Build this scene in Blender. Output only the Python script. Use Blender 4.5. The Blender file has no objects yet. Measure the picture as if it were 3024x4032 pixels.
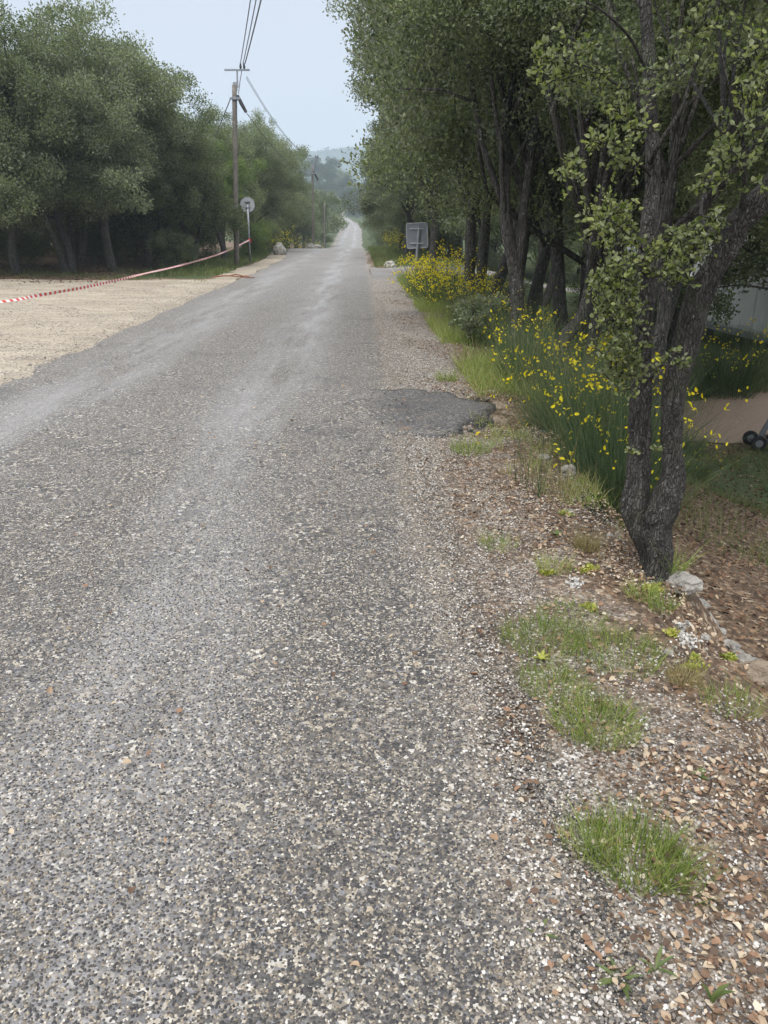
import bpy, math, random
import numpy as np
from mathutils import Vector, noise as mnoise
R = math.radians
random.seed(7)
S = bpy.context.scene
COL = S.collection

# ------------------------------------------------------------------ camera, sky, sun, exposure
PITCH = math.atan((2016 - 890) / 3028)
CAM_H = 1.6
cam_d = bpy.data.cameras.new('camera')
cam = bpy.data.objects.new('camera', cam_d)
COL.objects.link(cam)
cam.location = (0, 0, CAM_H)
cam.rotation_euler = (math.pi / 2 - PITCH, 0, 0)
cam_d.sensor_fit = 'VERTICAL'
cam_d.sensor_height = 36
cam_d.lens = 36 * 3028 / 4032
cam_d.clip_start = 0.05
cam_d.clip_end = 6000
S.camera = cam

SUN_EL, SUN_AZ = 58, 205          # degrees; soft light, a little from behind and the right
w = bpy.data.worlds.new('World'); S.world = w; w.use_nodes = True
nt = w.node_tree; nt.nodes.clear()
out = nt.nodes.new('ShaderNodeOutputWorld')
bg1 = nt.nodes.new('ShaderNodeBackground'); bg2 = nt.nodes.new('ShaderNodeBackground')
sky = nt.nodes.new('ShaderNodeTexSky'); sky.sky_type = 'NISHITA'; sky.sun_disc = False
sky.sun_elevation = R(SUN_EL); sky.sun_rotation = R(SUN_AZ); sky.dust_density = 3.0; sky.air_density = 1.0
bg1.inputs['Strength'].default_value = 0.09
nt.links.new(sky.outputs[0], bg1.inputs['Color'])
tc = nt.nodes.new('ShaderNodeTexCoord'); sp = nt.nodes.new('ShaderNodeSeparateXYZ')
rp = nt.nodes.new('ShaderNodeValToRGB')
nt.links.new(tc.outputs['Generated'], sp.inputs[0]); nt.links.new(sp.outputs['Z'], rp.inputs[0])
e = rp.color_ramp.elements
e[0].position = 0.0; e[0].color = (0.47, 0.49, 0.545, 1)
e[1].position = 1.0; e[1].color = (1.42, 1.42, 1.45, 1)
m_ = rp.color_ramp.elements.new(0.25); m_.color = (0.445, 0.465, 0.53, 1)
nt.links.new(rp.outputs[0], bg2.inputs['Color']); bg2.inputs['Strength'].default_value = 0.95
mx = nt.nodes.new('ShaderNodeMixShader'); mx.inputs[0].default_value = 0.88
nt.links.new(bg1.outputs[0], mx.inputs[1]); nt.links.new(bg2.outputs[0], mx.inputs[2])
nt.links.new(mx.outputs[0], out.inputs['Surface'])

sd = bpy.data.lights.new('sun', 'SUN'); sd.energy = 1.5; sd.angle = R(18); sd.color = (1, 0.96, 0.9)
sun = bpy.data.objects.new('sun', sd); COL.objects.link(sun)
az = R(SUN_AZ)
sdir = Vector((math.sin(az) * math.cos(R(SUN_EL)), math.cos(az) * math.cos(R(SUN_EL)), math.sin(R(SUN_EL))))
sun.rotation_euler = sdir.to_track_quat('Z', 'Y').to_euler()
S.view_settings.view_transform = 'Standard'; S.view_settings.look = 'None'
S.view_settings.gamma = 1; S.view_settings.use_curve_mapping = False
S.view_settings.exposure = 0.84
S.cycles.use_denoising = True
S.cycles.max_bounces = 6; S.cycles.diffuse_bounces = 4; S.cycles.glossy_bounces = 2
S.cycles.transmission_bounces = 2; S.cycles.volume_bounces = 2; S.cycles.transparent_max_bounces = 4
S.cycles.caustics_reflective = False; S.cycles.caustics_refractive = False
S.cycles.use_fast_gi = False

# ------------------------------------------------------------------ helpers
CT, ST = math.cos(PITCH), math.sin(PITCH)
def ray(u, v):
    a = (u - 1512) / 3028; b = -(v - 2016) / 3028
    return a, CT + b * ST, -ST + b * CT
def at(u, v, Y):                      # a point of the place seen in direction (u, v) at distance Y
    a, c, d = ray(u, v); t = Y / c
    return Vector((a * t, Y, CAM_H + d * t))
def smooth(x, a, b):
    t = np.clip((x - a) / (b - a), 0, 1); return t * t * (3 - 2 * t)

_ky = np.array([-40, 0, 40, 54, 62, 70, 84, 98, 113, 125, 150, 200, 250, 300, 320, 340, 400, 2200.])
_kz = np.array([.1, 0, 0, .07, .04, -.5, -2.3, -2.4, -1.9, -1.5, -.6, 1.0, 2.6, 4.1, 4.6, 5.4, 6.0, 6.0])
_yy = np.arange(-60, 2200, .5)
_zz = np.interp(_yy, _ky, _kz)
_k = np.exp(-np.linspace(-2, 2, 21) ** 2); _k /= _k.sum()
_zz = np.convolve(np.pad(_zz, 10, mode='edge'), _k, 'valid')
def Lz(y): return np.interp(y, _yy, _zz)
def bend(y):                          # where the road runs: straight, then bending left far away
    y = np.asarray(y, float)
    return -0.03 * y - 4.5 * smooth(y, 200, 320) - 6 * smooth(y, 290, 420)
def xr(y): return 0.42 + bend(y) + .10 * (1 - smooth(np.asarray(y, float), 1.5, 4.5))      # right edge of the road
RW = 4.4
def xl(y): return xr(y) - RW - 1.0 * smooth(np.asarray(y, float), 40, 56) + 1.0 * smooth(np.asarray(y, float), 68, 95)
def edge(y):                          # lip of the embankment on the right
    y = np.asarray(y, float)
    return 1.43 - 0.012 * y + .05 * np.sin(y * 2.1) + .04 * np.sin(y * 5.3 + 1)
def terrain(x, y, hollow=True):
    x = np.asarray(x, float); y = np.asarray(y, float)
    z = Lz(y)
    e = edge(y)
    near = 1 - smooth(y, 21, 30)
    d1 = .42 * smooth(x, e, e + .16) * (1 - smooth(y, 4, 9)) + .42 * smooth(x, e, e + 1.2) * smooth(y, 4, 9) + .95 * smooth(x, e + .1, e + 3.6)
    far = smooth(y, 21, 30) * (1 - smooth(y, 55, 75))
    d2 = 1.25 * smooth(x, 2.2, 9.5)
    z = z - d1 * near - d2 * far
    c = xl(y)
    z = z + .25 * smooth(c - x, 2, 9) * smooth(y, 22, 30) + 3.2 * smooth(c - x, 12, 45) * smooth(y, 24, 50)
    z = z + .5 * smooth(x, 3, 9) * smooth(y, 75, 100)
    z = z + 16 * smooth(y, 325, 420) + 5 * smooth(np.abs(x - bend(y)), 20, 140) * smooth(y, 90, 250)
    z = z - 16 * smooth(y, 480, 900)
    away = smooth(np.maximum(xl(y) - x, x - xr(y)), 0.1, 1.5)
    if hollow: z = z - .10 * np.exp(-((x - 1.10) / .17) ** 2 - ((y - 6.85) / .42) ** 2)
    z = z + away * (.035 * np.sin(x * 1.7 + 1) * np.sin(y * 1.3) + .02 * np.sin(x * 4.1) * np.sin(y * 3.7 + 2))
    return z
def gz(x, y): return float(terrain(x, y))

def mesh_np(name, verts, faces, smooth_shade=False, attrs=None):
    """verts (n,3); faces (m,k) array of equal-sized polygons"""
    verts = np.asarray(verts, np.float32); faces = np.asarray(faces, np.int32)
    me = bpy.data.meshes.new(name)
    me.vertices.add(len(verts)); me.vertices.foreach_set('co', verts.ravel())
    m, k = faces.shape
    me.loops.add(m * k); me.loops.foreach_set('vertex_index', faces.ravel())
    me.polygons.add(m); me.polygons.foreach_set('loop_start', np.arange(0, m * k, k, dtype=np.int32))
    me.polygons.foreach_set('loop_total', np.full(m, k, np.int32))
    me.polygons.foreach_set('use_smooth', np.full(m, bool(smooth_shade)))
    me.update(calc_edges=True)
    for an, av in (attrs or {}).items():
        av = np.asarray(av, np.float32)
        if av.ndim == 1:
            at_ = me.attributes.new(an, 'FLOAT', 'POINT'); at_.data.foreach_set('value', av)
        else:
            at_ = me.attributes.new(an, 'FLOAT_VECTOR', 'POINT'); at_.data.foreach_set('vector', av.ravel())
    return me
def join_np(parts):
    vs, fs, o = [], [], 0
    for v, f in parts:
        vs.append(v); fs.append(np.asarray(f) + o); o += len(v)
    return np.concatenate(vs), np.concatenate(fs)
def link(name, me, mat, parent=None, loc=None, rotz=None):
    o = bpy.data.objects.new(name, me); COL.objects.link(o)
    if mat and me is not None and len(me.materials) == 0: me.materials.append(mat)
    if parent: o.parent = parent
    if loc is not None: o.location = loc
    if rotz is not None: o.rotation_euler = (0, 0, rotz)
    return o
def tag(o, label, cat, group=None, kind=None):
    if label: o['label'] = label
    if cat: o['category'] = cat
    if group: o['group'] = group
    if kind: o['kind'] = kind
    return o
def struct(name, me, mat, label=None):
    o = link(name, me, mat); o['kind'] = 'structure'
    if label: o['label'] = label
    return o
def thing(name, label, cat, loc=(0, 0, 0), rotz=0, group=None):
    o = bpy.data.objects.new(name, None); COL.objects.link(o)
    o.empty_display_size = .2
    o.location = loc; o.rotation_euler = (0, 0, rotz)
    return tag(o, label, cat, group)
def dup(root, loc, rotz, scale, label, group):
    r = root.copy(); COL.objects.link(r)
    r.location = loc; r.rotation_euler = (0, 0, rotz); r.scale = scale if hasattr(scale, '__len__') else (scale,) * 3
    r['label'] = label
    if group: r['group'] = group
    elif 'group' in r: del r['group']
    for ch in root.children:
        c = ch.copy(); COL.objects.link(c); c.parent = r
        for g in ch.children:
            d = g.copy(); COL.objects.link(d); d.parent = c
    return r
def box(sx, sy, sz, c=(0, 0, 0)):
    v = np.array([[x, y, z] for x in (-.5, .5) for y in (-.5, .5) for z in (-.5, .5)]) * [sx, sy, sz] + np.array(c)
    f = np.array([[0, 1, 3, 2], [4, 6, 7, 5], [0, 4, 5, 1], [2, 3, 7, 6], [0, 2, 6, 4], [1, 5, 7, 3]])
    return v, f
def tube(pts, rad, sides=8, rough=0.0, freq=6.0, seed=0, caps=True):
    pts = np.asarray(pts, float); n = len(pts); rad = np.broadcast_to(np.asarray(rad, float), (n,))
    tan = np.gradient(pts, axis=0); tan /= np.linalg.norm(tan, axis=1, keepdims=True) + 1e-9
    ref = np.array([1., 0, 0]) if abs(tan[0][0]) < .8 else np.array([0, 1., 0])
    vs = []
    u = ref - tan[0] * ref.dot(tan[0]); u /= np.linalg.norm(u)
    ang = np.arange(sides) * 2 * math.pi / sides
    for i in range(n):
        u = u - tan[i] * u.dot(tan[i]); u /= np.linalg.norm(u) + 1e-9
        b = np.cross(tan[i], u)
        ring = pts[i] + rad[i] * (np.cos(ang)[:, None] * u + np.sin(ang)[:, None] * b)
        if rough:
            for k in range(sides):
                d = ring[k] - pts[i]
                q = Vector((ring[k][0] * freq + seed, ring[k][1] * freq, ring[k][2] * freq * .45))
                ring[k] = pts[i] + d * (1 + rough * mnoise.noise(q) + rough * .5 * mnoise.noise(q * 2.7))
        vs.append(ring)
    v = np.concatenate(vs)
    a = np.arange(n - 1)[:, None] * sides + np.arange(sides)[None]
    b = np.arange(n - 1)[:, None] * sides + (np.arange(sides)[None] + 1) % sides
    f = np.stack([a, b, b + sides, a + sides], -1).reshape(-1, 4)
    if caps:
        v = np.concatenate([v, [pts[0]], [pts[-1]]]); c0 = len(v) - 2; c1 = len(v) - 1
        k = np.arange(sides); k2 = (k + 1) % sides
        f = np.concatenate([f, np.stack([k2, k, np.full(sides, c0), np.full(sides, c0)], -1)[:, [0, 1, 2, 2]],
                            np.stack([k + (n - 1) * sides, k2 + (n - 1) * sides, np.full(sides, c1), np.full(sides, c1)], -1)])
    return v, f
def tri_fix(v, f):                    # drop the repeated corner of degenerate quads by splitting into triangles
    f = np.asarray(f)
    t = np.concatenate([f[:, [0, 1, 2]], f[:, [0, 2, 3]]])
    ok = (t[:, 0] != t[:, 1]) & (t[:, 1] != t[:, 2]) & (t[:, 0] != t[:, 2])
    return v, t[ok]
def curve_pts(ctrl, n):               # smooth Catmull-Rom through control points (any number of columns)
    P = np.asarray(ctrl, float); P = np.concatenate([[2 * P[0] - P[1]], P, [2 * P[-1] - P[-2]]])
    m = len(P) - 3; t = np.linspace(0, m - 1e-6, n); i = t.astype(int); s = (t - i)[:, None]
    p0, p1, p2, p3 = P[i], P[i + 1], P[i + 2], P[i + 3]
    return .5 * (2 * p1 + (p2 - p0) * s + (2 * p0 - 5 * p1 + 4 * p2 - p3) * s ** 2 + (3 * p1 - p0 - 3 * p2 + p3) * s ** 3)

# ------------------------------------------------------------------ materials
class M:
    """small node-building helper"""
    def __init__(s, name):
        s.m = bpy.data.materials.new(name); s.m.use_nodes = True; s.t = s.m.node_tree
        s.b = s.t.nodes['Principled BSDF']; s.out = s.t.nodes['Material Output']
        s.b.inputs['Specular IOR Level'].default_value = .3
    def n(s, ty, **kw):
        x = s.t.nodes.new(ty)
        for k, v in kw.items(): setattr(x, k, v)
        return x
    def l(s, a, b): s.t.links.new(a, b)
    def pos(s):
        g = s.n('ShaderNodeTexCoord'); return g.outputs['Object']
    def noise(s, vec, scale, detail=4, rough=.55, dist=0):
        x = s.n('ShaderNodeTexNoise'); x.inputs['Scale'].default_value = scale
        x.inputs['Detail'].default_value = detail; x.inputs['Roughness'].default_value = rough
        x.inputs['Distortion'].default_value = dist
        if vec: s.l(vec, x.inputs['Vector'])
        return x.outputs['Fac']
    def vor(s, vec, scale, feature='F1'):
        x = s.n('ShaderNodeTexVoronoi', feature=feature); x.inputs['Scale'].default_value = scale
        s.l(vec, x.inputs['Vector']); return x
    def mapr(s, val, a, b, c=0., d=1., clamp=True):
        x = s.n('ShaderNodeMapRange'); x.clamp = clamp
        for i, q in enumerate((a, b, c, d)): x.inputs[i + 1].default_value = q
        s.l(val, x.inputs[0]); return x.outputs[0]
    def ramp(s, fac, stops, interp='LINEAR'):
        x = s.n('ShaderNodeValToRGB'); r = x.color_ramp; r.interpolation = interp
        while len(r.elements) < len(stops): r.elements.new(.5)
        for el, (p, c) in zip(r.elements, stops): el.position = p; el.color = (*c, 1)
        s.l(fac, x.inputs[0]); return x.outputs[0]
    def mix(s, fac, a, b, mode='MIX'):
        x = s.n('ShaderNodeMix', data_type='RGBA', blend_type=mode)
        if isinstance(fac, (int, float)): x.inputs[0].default_value = fac
        else: s.l(fac, x.inputs[0])
        for i, q in ((6, a), (7, b)):
            if isinstance(q, tuple): x.inputs[i].default_value = (*q, 1)
            else: s.l(q, x.inputs[i])
        return x.outputs[2]
    def math(s, op, a, b=0.):
        x = s.n('ShaderNodeMath', operation=op)
        for i, q in enumerate((a, b)):
            if isinstance(q, (int, float)): x.inputs[i].default_value = q
            else: s.l(q, x.inputs[i])
        return x.outputs[0]
    def sep(s, vec):
        x = s.n('ShaderNodeSeparateXYZ'); s.l(vec, x.inputs[0]); return x.outputs
    def scaled(s, vec, v):
        x = s.n('ShaderNodeMapping'); x.inputs['Scale'].default_value = v; s.l(vec, x.inputs[0]); return x.outputs[0]
    def bump(s, h, dist, strength=1.):
        x = s.n('ShaderNodeBump'); x.inputs['Distance'].default_value = dist; x.inputs['Strength'].default_value = strength
        s.l(h, x.inputs['Height']); s.l(x.outputs[0], s.b.inputs['Normal'])
    def base(s, c): s.l(c, s.b.inputs['Base Color']) if not isinstance(c, tuple) else setattr(s.b.inputs['Base Color'], 'default_value', (*c, 1))
    def rough(s, r): s.l(r, s.b.inputs['Roughness']) if not isinstance(r, (int, float)) else setattr(s.b.inputs['Roughness'], 'default_value', r)
    def attr(s, name):
        x = s.n('ShaderNodeAttribute'); x.attribute_name = name; return x.outputs['Fac']

def chips_color(k, vec, scale, stops):
    """each voronoi cell one stone of its own colour"""
    nz = k.n('ShaderNodeTexNoise'); nz.inputs['Scale'].default_value = scale * .7; k.l(vec, nz.inputs['Vector'])
    add = k.n('ShaderNodeVectorMath', operation='MULTIPLY_ADD')
    k.l(nz.outputs['Color'], add.inputs[0]); add.inputs[1].default_value = (.6 / scale,) * 3; k.l(vec, add.inputs[2])
    vo = k.vor(add.outputs[0], scale)
    r = k.sep(vo.outputs['Color'])[0]
    return k.ramp(r, stops, 'CONSTANT'), vo.outputs['Distance'], k.sep(vo.outputs['Color'])[1]

CHIPS = [(0, (.038, .037, .039)), (.25, (.074, .070, .067)), (.46, (.13, .118, .104)), (.63, (.23, .20, .155)),
         (.74, (.20, .20, .21)), (.84, (.44, .39, .31)), (.94, (.62, .59, .53))]
def road_mat(name, patch=False):
    k = M(name); p = k.pos()
    c1, d1, _ = chips_color(k, p, 118, CHIPS)
    c2, d2, _ = chips_color(k, p, 62, CHIPS)
    sel = k.mapr(k.noise(p, 3.1, 2), .45, .6)
    c = k.mix(sel, c1, c2)
    big = k.noise(p, .55, 5, .6)
    stre = k.noise(k.scaled(p, (1.4, .22, 1)), 1.1, 5, .65)
    # worn wheel tracks, their sheen also painted in as paler colour: distance across the road comes from the mesh
    tr = k.math('MULTIPLY', k.attr('track'), k.mapr(stre, .38, .62))
    worn = (.36, .355, .36)  # polished stone tone, lightened to carry the painted sheen
    tar = k.math('MULTIPLY', k.mapr(k.noise(p, 1.1, 7, .72), .53, .70), .62)
    tar = k.math('MULTIPLY', tar, k.mapr(k.attr('track'), 0, .8, 1, .35))
    cd = k.mix(tar, c, (.04, .04, .045))
    dust = k.math('MULTIPLY', k.mapr(k.noise(p, .8, 6, .7), .35, .7, .05, .4), 1.)
    cd = k.mix(dust, cd, (.165, .155, .145))
    c = k.mix(k.math('MULTIPLY', tr, .62), cd, worn)
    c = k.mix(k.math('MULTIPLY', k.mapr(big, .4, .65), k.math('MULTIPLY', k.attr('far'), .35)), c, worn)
    side = k.math('ADD', k.math('MULTIPLY', k.attr('side'), 1.0), k.math('MULTIPLY', k.math('SUBTRACT', k.noise(p, 3.5, 6, .7), .5), 1.6))
    side = k.math('MULTIPLY', k.mapr(side, .42, .75), k.mapr(k.attr('side'), 0, .15))
    c3, _, _ = chips_color(k, p, 90, [(0, (.12, .09, .065)), (.3, (.30, .235, .17)), (.55, (.22, .21, .20)), (.75, (.42, .37, .30)), (.93, (.6, .57, .5))])
    c = k.mix(k.math('MULTIPLY', side, .6), c, c3)
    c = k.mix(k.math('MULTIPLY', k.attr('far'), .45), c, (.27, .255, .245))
    rg = k.mapr(tr, 0, 1, .66, .36)
    if patch:
        dk = k.mix(.42, c, (.045, .048, .058))
        dk = k.mix(k.mapr(k.noise(p, 2.5, 5, .7), .58, .68, 0, .45), dk, (.28, .18, .09))
        c = k.mix(k.mapr(k.math('ADD', k.attr('fade'), k.math('MULTIPLY', k.math('SUBTRACT', k.noise(p, 4, 5, .7), .5), .8)), .3, .7), c, dk)
    k.base(c); k.rough(rg)
    k.b.inputs['Specular IOR Level'].default_value = .45
    h = k.math('SUBTRACT', 1.0, k.math('MULTIPLY', d1, 1.0))
    h = k.math('ADD', h, k.math('MULTIPLY', k.noise(p, 300, 2), .3))
    k.bump(h, .004, .9)
    return k.m

def ground_mat():
    k = M('ground_soil'); p = k.pos()
    grav, dg, _ = chips_color(k, p, 95, [(0, (.07, .065, .06)), (.2, (.2, .18, .155)), (.4, (.32, .29, .25)), (.6, (.16, .11, .075)), (.75, (.44, .41, .37)), (.92, (.66, .64, .6))])
    lit, dl, _ = chips_color(k, p, 38, [(0, (.06, .042, .03)), (.3, (.13, .088, .058)), (.5, (.22, .145, .09)), (.68, (.10, .07, .052)), (.8, (.33, .24, .155)), (.92, (.46, .38, .28))])
    soil = k.ramp(k.noise(p, 9, 6, .7), [(.3, (.08, .055, .038)), (.55, (.155, .108, .072)), (.75, (.26, .195, .135))])
    grassc = k.ramp(k.noise(p, 22, 5, .7), [(.3, (.03, .045, .016)), (.5, (.06, .085, .03)), (.7, (.11, .12, .05))])
    lit = k.mix(k.mapr(k.noise(p, 14, 3), .4, .6, .2, .7), lit, soil)
    def m(name, sc=2.2, wdt=.22):
        n_ = k.noise(p, sc, 6, .65)
        s_ = k.math('ADD', k.attr(name), k.math('MULTIPLY', k.math('SUBTRACT', n_, .5), 1.3))
        return k.mapr(s_, .5 - wdt, .5 + wdt)
    c = k.mix(m('grass'), lit, grassc)
    c = k.mix(m('gravel', 3.5), c, grav)
    k.base(c); k.rough(.9)
    h = k.math('ADD', k.math('MULTIPLY', dl, -.9), k.math('MULTIPLY', k.noise(p, 60, 4), .8))
    k.bump(h, .012, .9)
    return k.m
def lot_mat():
    k = M('pale_gravel'); p = k.pos()
    fine, d, _ = chips_color(k, p, 60, [(0, (.20, .17, .135)), (.3, (.35, .30, .235)), (.55, (.47, .41, .32)), (.78, (.34, .30, .245)), (.93, (.62, .56, .45))])
    sand = k.ramp(k.noise(k.scaled(p, (.45, 1.2, 1)), .9, 7, .68), [(.3, (.30, .25, .19)), (.5, (.44, .38, .295)), (.68, (.54, .48, .385))])
    band = k.noise(k.scaled(p, (.25, 1.6, 1)), 1.3, 6, .7)
    c = k.mix(k.mapr(band, .42, .58, .25, .75), fine, sand)
    grey, _, _ = chips_color(k, p, 45, CHIPS)
    c = k.mix(k.mapr(k.noise(k.scaled(p, (.5, 1.2, 1)), 2.0, 6, .75), .54, .70, 0, .65), c, grey)
    rut = k.noise(k.scaled(p, (.12, 2.2, 1)), 1.6, 5, .6, .4)
    c = k.mix(k.mapr(rut, .50, .62, 0, .35), c, (.235, .20, .165))
    k.base(c); k.rough(.92)
    k.bump(k.math('ADD', k.math('MULTIPLY', d, -1.0), k.math('MULTIPLY', k.noise(p, 7, 5), 2.2)), .012, .9)
    return k.m
def leaf_mat(name, stops, back=None, transl=.32, rough=.42, spec=.32, obj_var=.3):
    k = M(name); g = k.n('ShaderNodeNewGeometry'); oi = k.n('ShaderNodeObjectInfo')
    p = k.pos()
    r = k.math('ADD', k.math('MULTIPLY', g.outputs['Random Per Island'], .6), k.math('MULTIPLY', k.noise(p, 1.1, 3), .55))
    r = k.math('ADD', r, k.math('MULTIPLY', k.math('SUBTRACT', oi.outputs['Random'], .5), obj_var))
    c = k.ramp(r, stops)
    if back: c = k.mix(k.math('MULTIPLY', g.outputs['Backfacing'], .75), c, back)
    k.base(c); k.rough(rough); k.b.inputs['Specular IOR Level'].default_value = spec
    tr = k.n('ShaderNodeBsdfTranslucent'); k.l(k.mix(1.0, c, (1.5, 1.6, .8), 'MULTIPLY'), tr.inputs[0])
    ms = k.n('ShaderNodeMixShader'); ms.inputs[0].default_value = transl
    k.l(k.b.outputs[0], ms.inputs[1]); k.l(tr.outputs[0], ms.inputs[2]); k.l(ms.outputs[0], k.out.inputs[0])
    return k.m
def bark_mat(name, near=False, tone=1.0):
    k = M(name); p = k.pos()
    vs = k.scaled(p, (1, 1, .3))
    wn = k.n('ShaderNodeTexNoise'); wn.inputs['Scale'].default_value = 14; k.l(vs, wn.inputs['Vector'])
    wa = k.n('ShaderNodeVectorMath', operation='MULTIPLY_ADD'); k.l(wn.outputs['Color'], wa.inputs[0]); wa.inputs[1].default_value = (.06,) * 3; k.l(vs, wa.inputs[2])
    v1 = k.vor(wa.outputs[0], 85 if near else 34, 'DISTANCE_TO_EDGE')
    cr = k.mapr(v1.outputs['Distance'], 0, .16)
    n1 = k.noise(vs, 30, 8, .78)
    c = k.ramp(n1, [(.3, tuple(tone * q for q in (.028, .027, .025))), (.5, tuple(tone * q for q in (.067, .063, .057))), (.68, tuple(tone * q for q in (.145, .138, .125)))])
    c = k.mix(k.math('MULTIPLY', k.math('SUBTRACT', 1., cr), .55), c, k.mix(1., c, (.4, .38, .36), 'MULTIPLY'))
    li = k.mapr(k.noise(p, 60 if near else 14, 5, .75), .60, .66)
    c = k.mix(k.math('MULTIPLY', li, .7), c, (.42, .43, .40))
    mo = k.mapr(k.noise(p, 5, 4, .6), .55, .7, 0, .5)
    c = k.mix(mo, c, (.10, .11, .07))
    k.base(c); k.rough(.9)
    k.bump(k.math('ADD', k.math('MULTIPLY', cr, .8), n1), .012 if near else .02, 1.)
    return k.m
def plain(name, col, rough=.6, metal=0., var=.15, scale=8, bump=0.0):
    k = M(name); p = k.pos()
    n_ = k.noise(p, scale, 5, .65)
    c = k.ramp(n_, [(.3, tuple(q * (1 - var) for q in col)), (.7, tuple(min(1, q * (1 + var)) for q in col))])
    k.base(c); k.rough(rough); k.b.inputs['Metallic'].default_value = metal
    if bump: k.bump(k.noise(p, scale * 4, 5), bump)
    return k.m
def rand_mat(name, stops, rough=.8, island=False, bump=False):
    k = M(name)
    if island:
        g = k.n('ShaderNodeNewGeometry'); r = g.outputs['Random Per Island']
    else:
        oi = k.n('ShaderNodeObjectInfo'); r = oi.outputs['Random']
    c = k.ramp(r, stops)
    k.base(c); k.rough(rough)
    return k.m
def rock_mat(name, base=(.42, .40, .36)):
    k = M(name); p = k.pos()
    n1 = k.noise(p, 6, 7, .7); n2 = k.noise(p, 24, 5, .7)
    c = k.ramp(n1, [(.3, tuple(.4 * q for q in base)), (.5, base), (.72, tuple(min(.75, 1.45 * q) for q in base))])
    c = k.mix(k.mapr(n2, .56, .66, 0, .8), c, (.06, .06, .058))
    k.base(c); k.rough(.92)
    k.bump(k.math('ADD', n1, n2), .03, 1.)
    return k.m

MAT = {}
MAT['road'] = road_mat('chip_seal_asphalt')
MAT['patch'] = road_mat('dark_asphalt_patch', True)
MAT['ground'] = ground_mat()
MAT['lot'] = lot_mat()
OAK = [(.15, (.028, .044, .019)), (.4, (.070, .100, .043)), (.62, (.15, .19, .085)), (.85, (.30, .34, .18))]  # wide tone range paints leaf highlights and dark gaps into the colour
MAT['oak'] = leaf_mat('oak_leaf', OAK, back=(.15, .17, .12))
MAT['oak_grey'] = leaf_mat('grey_oak_leaf', [(.15, (.036, .052, .027)), (.4, (.09, .12, .063)), (.62, (.17, .21, .12)), (.85, (.30, .345, .21))], back=(.18, .19, .145))
MAT['oak_light'] = leaf_mat('light_oak_leaf', [(.15, (.06, .10, .02)), (.4, (.12, .19, .04)), (.65, (.19, .28, .06)), (.9, (.28, .35, .1))], back=(.17, .2, .11))
MAT['oak_near'] = leaf_mat('near_oak_leaf', [(.2, (.05, .068, .024)), (.45, (.14, .18, .06)), (.65, (.26, .30, .10)), (.88, (.42, .43, .18))], back=(.24, .26, .16), transl=.4)
MAT['pine'] = leaf_mat('pine_needle', [(.15, (.03, .045, .022)), (.5, (.06, .085, .038)), (.85, (.11, .14, .06))])
MAT['dead_leaf'] = leaf_mat('dead_leaf', [(.15, (.12, .05, .03)), (.5, (.22, .10, .06)), (.85, (.3, .16, .1))])
MAT['bark'] = bark_mat('oak_bark', False, 1.45)
MAT['bark_near'] = bark_mat('near_oak_bark', True, 1.05)
MAT['stem'] = leaf_mat('broom_stem', [(.2, (.03, .055, .024)), (.5, (.062, .105, .045)), (.8, (.14, .18, .075)), (.97, (.30, .27, .16))], transl=.15)
MAT['flower'] = leaf_mat('yellow_flower', [(.2, (.72, .55, .015)), (.6, (.88, .72, .02)), (.9, (.92, .82, .06))], transl=.45, spec=.2)
MAT['grass'] = leaf_mat('grass_blade', [(.15, (.09, .13, .03)), (.45, (.19, .26, .06)), (.7, (.30, .36, .11)), (.95, (.44, .41, .2))], transl=.35)
MAT['grass_dk'] = leaf_mat('dark_grass_blade', [(.15, (.05, .08, .024)), (.5, (.105, .15, .05)), (.8, (.19, .22, .085)), (.98, (.34, .31, .17))], transl=.3)  # darker, duller green blades for banks, verges and weeds
MAT['straw'] = leaf_mat('dry_grass_blade', [(.15, (.12, .11, .05)), (.5, (.24, .2, .1)), (.9, (.42, .35, .2))], transl=.3)
MAT['litter'] = rand_mat('dry_oak_leaf', [(.0, (.08, .052, .036)), (.25, (.16, .10, .064)), (.45, (.26, .155, .095)), (.65, (.34, .245, .16)), (.85, (.44, .36, .26)), (1, (.56, .49, .39))], .6)
MAT['litter_dk'] = rand_mat('brown_oak_leaf', [(.0, (.04, .024, .016)), (.4, (.10, .058, .035)), (.7, (.17, .095, .055)), (.92, (.26, .17, .1)), (1, (.45, .36, .25))], .7)
MAT['chip'] = rand_mat('road_chip', [(0, (.034, .033, .036)), (.4, (.070, .067, .066)), (.6, (.135, .120, .100)), (.76, (.25, .205, .15)), (.91, (.38, .335, .26)), (1, (.62, .59, .52))], .55)
MAT['pebble'] = rand_mat('limestone_pebble', [(0, (.07, .07, .075)), (.3, (.17, .155, .14)), (.55, (.30, .26, .21)), (.8, (.44, .41, .38)), (1, (.68, .66, .62))], .7)
MAT['rock'] = rock_mat('white_limestone')
MAT['rock_tan'] = rock_mat('tan_limestone', (.36, .29, .22))
MAT['wood'] = plain('weathered_pole_wood', (.175, .16, .14), .85, 0, .35, 7, .01)
MAT['steel'] = plain('galvanised_steel', (.30, .32, .35), .5, .55, .12, 12)
MAT['sign_back'] = plain('grey_sign_back', (.24, .26, .29), .5, .3, .08, 6)
MAT['sign_pale'] = plain('pale_sign_back', (.42, .44, .46), .5, .2, .08, 6)
MAT['cable'] = plain('dark_cable', (.05, .05, .055), .6)
MAT['cable_pale'] = plain('grey_cable', (.16, .17, .19), .5)
MAT['red'] = plain('red_tape_film', (.62, .045, .03), .4)
MAT['white'] = plain('white_tape_film', (.80, .79, .78), .4, 0, .04)
MAT['van'] = plain('white_van_paint', (.80, .81, .82), .3, 0, .05, 2)
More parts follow.
